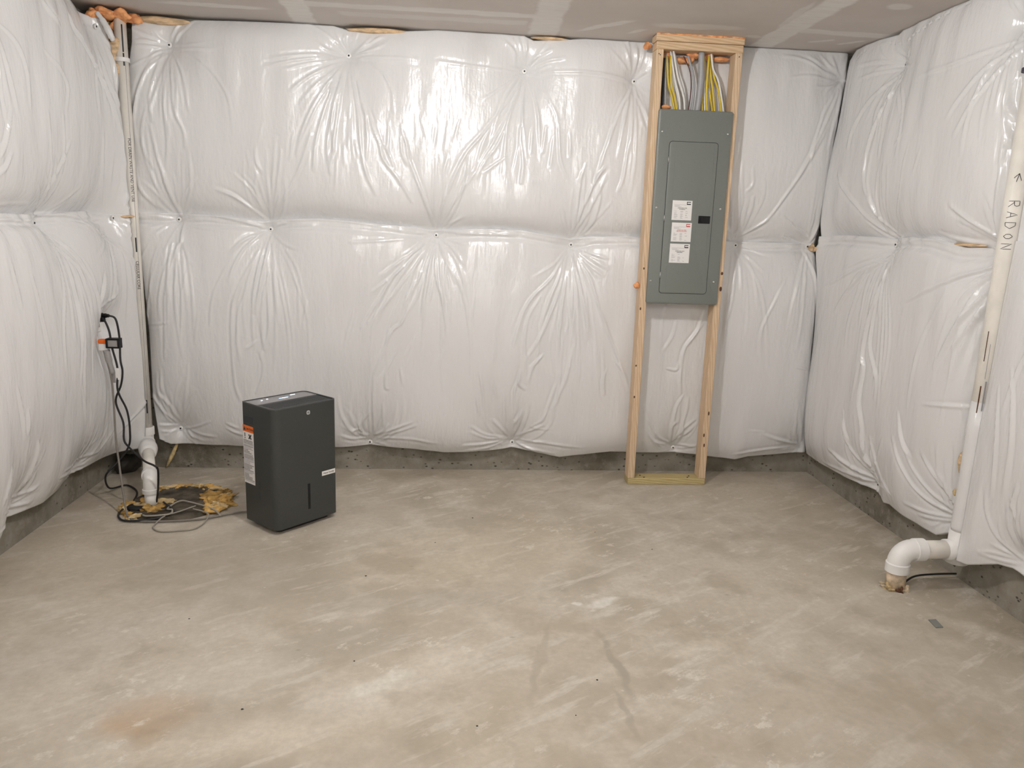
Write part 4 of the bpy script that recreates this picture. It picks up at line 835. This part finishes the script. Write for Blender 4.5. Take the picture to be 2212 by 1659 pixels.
# ---------------------------------------------------------------- outlet, plugs and cords on the left
OX, OY, OZ = -1.775, 3.965, .905
ol = thing('power_outlet', 'white duplex outlet set in the cut insulation with plugs in it', 'outlet', (OX, OY, OZ))
obj('cover_plate', box_bm(-.10, .004, -.036, .036, -.058, .058, .003), 'pvc', ol)
for s in (-1, 1): obj('receptacle', box_bm(.003, .007, -.017, .017, s*.020-.014, s*.020+.014, .002), 'greybox', ol)
CORDS = {
 'A': [(-1.752, 3.945, .930), (-1.700, 3.90, .942), (-1.672, 3.87, .945), (-1.633, 3.85, .93), (-1.626, 3.86, .836), (-1.625, 3.85, .731), (-1.619, 3.85, .671), (-1.631, 3.85, .601), (-1.662, 3.85, .516), (-1.629, 3.84, .41), (-1.623, 3.82, .329), (-1.595, 3.80, .296), (-1.487, 3.70, .257), (-1.423, 3.66, .244), (-1.41, 3.67, .217), (-1.435, 3.72, .10), (-1.45, 3.73, .03)],
 'B': [(-1.753, 3.935, .925), (-1.702, 3.875, .928), (-1.673, 3.86, .872), (-1.665, 3.86, .79), (-1.644, 3.855, .684), (-1.644, 3.84, .576), (-1.615, 3.86, .467), (-1.608, 3.86, .357), (-1.629, 3.88, .271), (-1.678, 3.86, .197), (-1.729, 3.83, .134), (-1.76, 3.93, .03), (-1.72, 4.04, .008), (-1.628, 3.939, .008), (-1.586, 3.784, .012), (-1.594, 3.66, .010), (-1.573, 3.582, .008), (-1.515, 3.535, .008), (-1.40, 3.545, .014), (-1.33, 3.62, .02), (-1.42, 3.74, .026)],
 'C': [(-1.70, 3.862, .772), (-1.671, 3.84, .641), (-1.659, 3.82, .538), (-1.645, 3.78, .348), (-1.626, 3.75, .24), (-1.598, 3.70, .14), (-1.554, 3.62, .045), (-1.528, 3.582, .010), (-1.457, 3.534, .008), (-1.307, 3.535, .008), (-1.175, 3.565, .008), (-1.082, 3.62, .008), (-.998, 3.66, .008), (-.90, 3.62, .010), (-.86, 3.60, .03)],
 'loop': [(-1.46, 3.58, .02), (-1.429, 3.563, .022), (-1.338, 3.583, .024), (-1.344, 3.642, .024), (-1.373, 3.662, .022), (-1.35, 3.765, .022), (-1.284, 3.745, .022), (-1.153, 3.653, .024), (-1.10, 3.60, .010)],
 'loop2': [(-1.25, 3.70, .022), (-1.30, 3.62, .024), (-1.356, 3.57, .018), (-1.374, 3.507, .006), (-1.364, 3.452, .006), (-1.312, 3.413, .006), (-1.235, 3.426, .006), (-1.18, 3.444, .006), (-1.155, 3.517, .006), (-1.16, 3.60, .020), (-1.25, 3.66, .022)]}
ca = thing('sump_pump_cord', 'black rubber cord from the top plug passing in front of the check valve run', 'cord', CORDS['A'][-1])
wpart('cable', tube_bm(CORDS['A'], .0050, 8, 8), 'rubber', ca, True)
wpart('plug', tube_bm([(-1.785, 3.965, .925), (-1.752, 3.935, .930), (-1.712, 3.905, .940), (-1.672, 3.87, .945)], [.019, .019, .017, .012, .009, .006], 10, 6), 'blackp', ca, True)
cbb = thing('float_switch_cord', 'black rubber cord with a white tag looping across the floor to the pit', 'cord', CORDS['B'][-1])
wpart('cable', tube_bm(CORDS['B'], .0050, 8, 8), 'rubber', cbb, True)
wpart('plug', tube_bm([(-1.775, 3.955, .915), (-1.735, 3.91, .922), (-1.700, 3.873, .925)], [.016, .016, .013, .008], 10, 6), 'blackp', cbb, True)
wpart('tag', box_bm(-1.649, -1.630, 3.843, 3.846, .629, .688, .0004), 'paper', cbb)
tag(wpart('tag', box_bm(-1.676, -1.656, 3.850, 3.853, .612, .668, .0004), 'greybox', cbb), 'translucent grey tag')
o = obj('power_cord', tube_bm(CORDS['C'], .0050, 8, 8), 'cord_grey', dh, True, dh.matrix_basis.inverted()); o['label'] = 'grey-brown power cord running across the floor to the outlet'
tag(obj('signal_cable', tube_bm(CORDS['loop'], .0046, 8, 8), 'cord_tan', None, True), 'pale grey cable curled on top of the pit lid', 'cable')
tag(obj('signal_cable', tube_bm(CORDS['loop2'], .0036, 8, 8), 'cord_tan', None, True), 'thin pale grey cable looping off the pit lid onto the floor', 'cable')
mo = thing('plug_module', 'white and orange plug module strapped with black ties hanging among the cords', 'plug module', (-1.70, 3.865, .80))
wpart('housing', box_bm(-1.728, -1.684, 3.852, 3.885, .772, .808, .006, 2), 'pvc', mo, 'auto')
tag(wpart('stripe', box_bm(-1.7285, -1.6835, 3.8515, 3.8855, .808, .828, .003), 'orange', mo), 'bright orange band')
wpart('adapter', box_bm(-1.682, -1.630, 3.848, 3.880, .786, .830, .005, 2), 'greybox', mo, 'auto')
for z in (.790, .831): wpart('strap', box_bm(-1.686, -1.624, 3.844, 3.884, z-.004, z+.004, .001), 'blackp', mo)
for x in (-1.684, -1.628): wpart('strap', box_bm(x-.004, x+.004, 3.843, 3.884, .788, .832, .001), 'blackp', mo)
wpart('connector', tube_bm([(-1.695, 3.865, .775), (-1.682, 3.86, .71), (-1.668, 3.855, .655)], [.017, .014, .012], 8, 4), 'greybox', mo, True)

# ---------------------------------------------------------------- radon vent
RX, RY, RZ, RR = 2.150, 2.83, .172, .0385
rv = thing('radon_vent_pipe', 'ivory PVC radon vent pipe lettered in black marker standing against the blankets', 'pipe', (1.893, RY, 0))
wpart('riser', tube_bm([(RX, RY, RZ+.05), (RX, RY, 2.42)], RR, 28, 1, False), 'pvc_pipe', rv, True)
wpart('coupling', lathe_bm([(RR, 0), (RR+.008, 0), (RR+.008, .30), (RR, .30)], 28, (RX, RY, 2.075)), 'pvc', rv, 'auto')
tag(wpart('strap', lathe_bm([(RR+.001, 0), (RR+.0095, 0), (RR+.0095, .014), (RR+.001, .014)], 28, (RX, RY, 2.068)), 'tear', rv, 'auto'), 'dark band under the coupling')
wpart('tee', tube_bm([(RX, RY, RZ-.055), (RX, RY, RZ+.085)], RR+.006, 28, 1, False), 'pvc', rv, True)
wpart('tee_branch', tube_bm([(RX, RY, RZ), (RX-.060, RY, RZ)], RR+.006, 28, 1, False), 'pvc', rv, True)
wpart('cross_pipe', tube_bm([(1.96, RY, RZ), (RX-.03, RY, RZ)], RR, 28, 1, False), 'pvc_pipe', rv, True)
EX = 1.893; cr = .058
arc = [(EX+cr-cr*math.sin(a), RY, RZ-cr+cr*math.cos(a)) for a in [PI/2*k/8 for k in range(9)]]
wpart('elbow', tube_bm([(EX+cr+.035, RY, RZ)] + arc + [(EX, RY, RZ-cr-.03)], RR+.005, 28, 1, False), 'pvc', rv, True)
wpart('hub', lathe_bm([(RR, 0), (RR+.009, .001), (RR+.009, .041), (RR+.004, .044), (RR, .044)], 28, (EX+.060, RY, RZ), (1, 0, 0)), 'pvc', rv, 'auto')
wpart('hub', lathe_bm([(RR, 0), (RR+.009, .001), (RR+.009, .038), (RR+.005, .042), (RR, .042)], 28, (EX, RY, .075)), 'pvc', rv, 'auto')
tag(wpart('floor_stub', tube_bm([(EX, RY, .0), (EX, RY, .08)], RR+.001, 28, 1, False), 'pvc_old', rv, True), 'stained pipe stub in the floor')
for i, (dx, dy, s) in enumerate(((-.035, -.02, .020), (.03, -.03, .014), (-.045, .01, .016), (0, -.042, .012))):
    wpart('sealant', blob_bm((EX+dx*.95, RY+dy*.95, .004), (s*.9, s*.9, .016), 400+i, 4, .5, 1.6), ['foam_c', 'pvc_old', 'pvc_old', 'knot'][i], rv, True)
wpart('film_wrap', lathe_bm([(RR+.0012, 0), (RR+.003, .01), (RR+.0016, .25), (RR+.0028, .42), (RR+.001, .55)], 28, (RX, RY, .262)), 'film', rv, True)
cd0 = math.atan2(-RY, -RX)
def on_pipe(a, z): return (RX + math.cos(cd0+a)*(RR+.0006), RY + math.sin(cd0+a)*(RR+.0006), z)
# letters: x right across the pipe (radians), z up; letter tops face the right
def letter(strokes, zc, ac, size=.036, name='marker_letter'):
    bm = bmesh.new()
    for st_ in strokes:
        pts = []
        for (lx, ly) in st_: pts.append(on_pipe(ac + (ly-.5)*size/RR, zc - (lx-.5)*size*.78))
        d = [pts[0]]
        for a, b in zip(pts, pts[1:]):
            for k in range(1, 4): d.append(tuple(a[i]+(b[i]-a[i])*k/3 for i in range(3)))
        d = [(lambda v_: (RX+v_[0]*(RR+.0006), RY+v_[1]*(RR+.0006), q[2]))(Vector((q[0]-RX, q[1]-RY)).normalized()) for q in d]
        tube_bm(d, .0010, 5, 1, False, True, bm)
    wpart(name, bm, 'ink', rv)
LET = {'R': [[(0, 0), (0, 1), (.55, 1), (.7, .78), (.55, .55), (0, .5)], [(.2, .5), (.75, 0)]], 'A': [[(0, 0), (.4, 1), (.8, 0)], [(.15, .38), (.65, .38)]],
       'D': [[(0, 0), (0, 1), (.45, .95), (.8, .5), (.45, .05), (0, 0)]], 'O': [[(.4, 0), (.05, .3), (.05, .7), (.4, 1), (.75, .7), (.75, .3), (.4, 0)]], 'N': [[(0, 0), (0, 1), (.7, 0), (.7, 1)]]}
for k, ch in enumerate('RADON'): letter(LET[ch], 1.585-.040*k, -.05-.12*k/4, .036 if ch != 'O' else .030)
letter([[(0.0, .5), (1.5, .25)], [(0, .5), (1.3, .85)], [(0, .5), (.8, -.1)]], 1.690, .0, .026, 'marker_arrow')
for k, (a, z, ln, t_) in enumerate(((-.45, 1.10, .12, .0018), (-.1, 1.05, .14, .0010), (-.35, .88, .11, .0030), (.05, .90, .12, .0035))):
    p_ = on_pipe(a, z); wpart('print', tube_bm([p_, (p_[0], p_[1], p_[2]-ln)], t_*.8, 5, 1, False), 'ink_grey' if k % 2 else 'knot', rv)
wpart('batting_tuft', blob_bm((2.150, 2.893, .53), (.012, .014, .05), 420, 3, .2), 'kraft', rv, True)
wpart('spray_foam', blob_bm((2.14, 2.882, .405), (.014, .014, .014), 421, 3, .5), 'foam_c', rv, True)
tag(obj('cable', tube_bm([(1.935, 2.84, .004), (1.971, 2.874, .008), (2.036, 2.906, .016), (2.131, 2.914, .020), (2.225, 2.917, .020)], .0045, 8, 8), 'rubber', None, True), 'short black cable on the floor behind the radon pipe elbow', 'cable')
# batting edge showing at the seam left of the radon pipe
tag(obj('batting_strip', blob_bm((2.178, 3.10, 1.428), (.012, .115, .007), 430, 3, .15), 'kraft', None, True), 'narrow tan batting strip showing at the seam beside the radon pipe', 'insulation')

# ---------------------------------------------------------------- ceiling lamps
for li, (x, y, z, k, lab) in enumerate(LAMPS):
    t = thing('ceiling_lamp', lab, 'lamp', (x, y, z))
    obj('lampholder', lathe_bm([(0, 0), (.055, 0), (.056, -.012), (.045, -.022), (.026, -.034), (.022, -.055), (0, -.055)], 28), 'porcelain', t, True)
    obj('bulb', lathe_bm([(.013, -.050), (.018, -.058)] + [(.045*math.sin(q), -.100+.045*math.cos(q)) for q in [.45+i*(PI-.45)/10 for i in range(10)]] + [(0, -.145)], 28), 'bulb%d' % li, t, True)
# ---------------------------------------------------------------- crumbs on the floor
random.seed(21)
tag(obj('chip', prism_bm([(1.87, 2.56), (1.902, 2.563), (1.893, 2.503), (1.862, 2.501)], 0, .003), 'chip'), 'flat grey chip lying on the floor before the radon elbow', 'debris')
for i, (x, y, s) in enumerate(((-.33, 2.96, .008), (-.93, 2.62, .006), (-.30, 2.33, .006), (-.60, 2.08, .007), (.50, 2.20, .007), (.40, 2.02, .005), (.13, 3.60, .007), (.72, 3.42, .005), (.95, 3.22, .006), (-.05, 3.30, .005), (.10, 1.98, .006))):
    s *= .55; a = random.uniform(0, 3); poly = [(x+s*math.cos(a+q)*random.uniform(.5, 1.2), y+s*.8*math.sin(a+q)*random.uniform(.5, 1.2)) for q in (0, 1.1, 2.3, 3.4, 4.6, 5.5)]
    tag(obj('crumb', prism_bm(poly, 0, s*.5), 'crumb'), 'small dark crumb of debris lying on the bare concrete floor', 'debris', 'dark crumbs scattered on the floor')
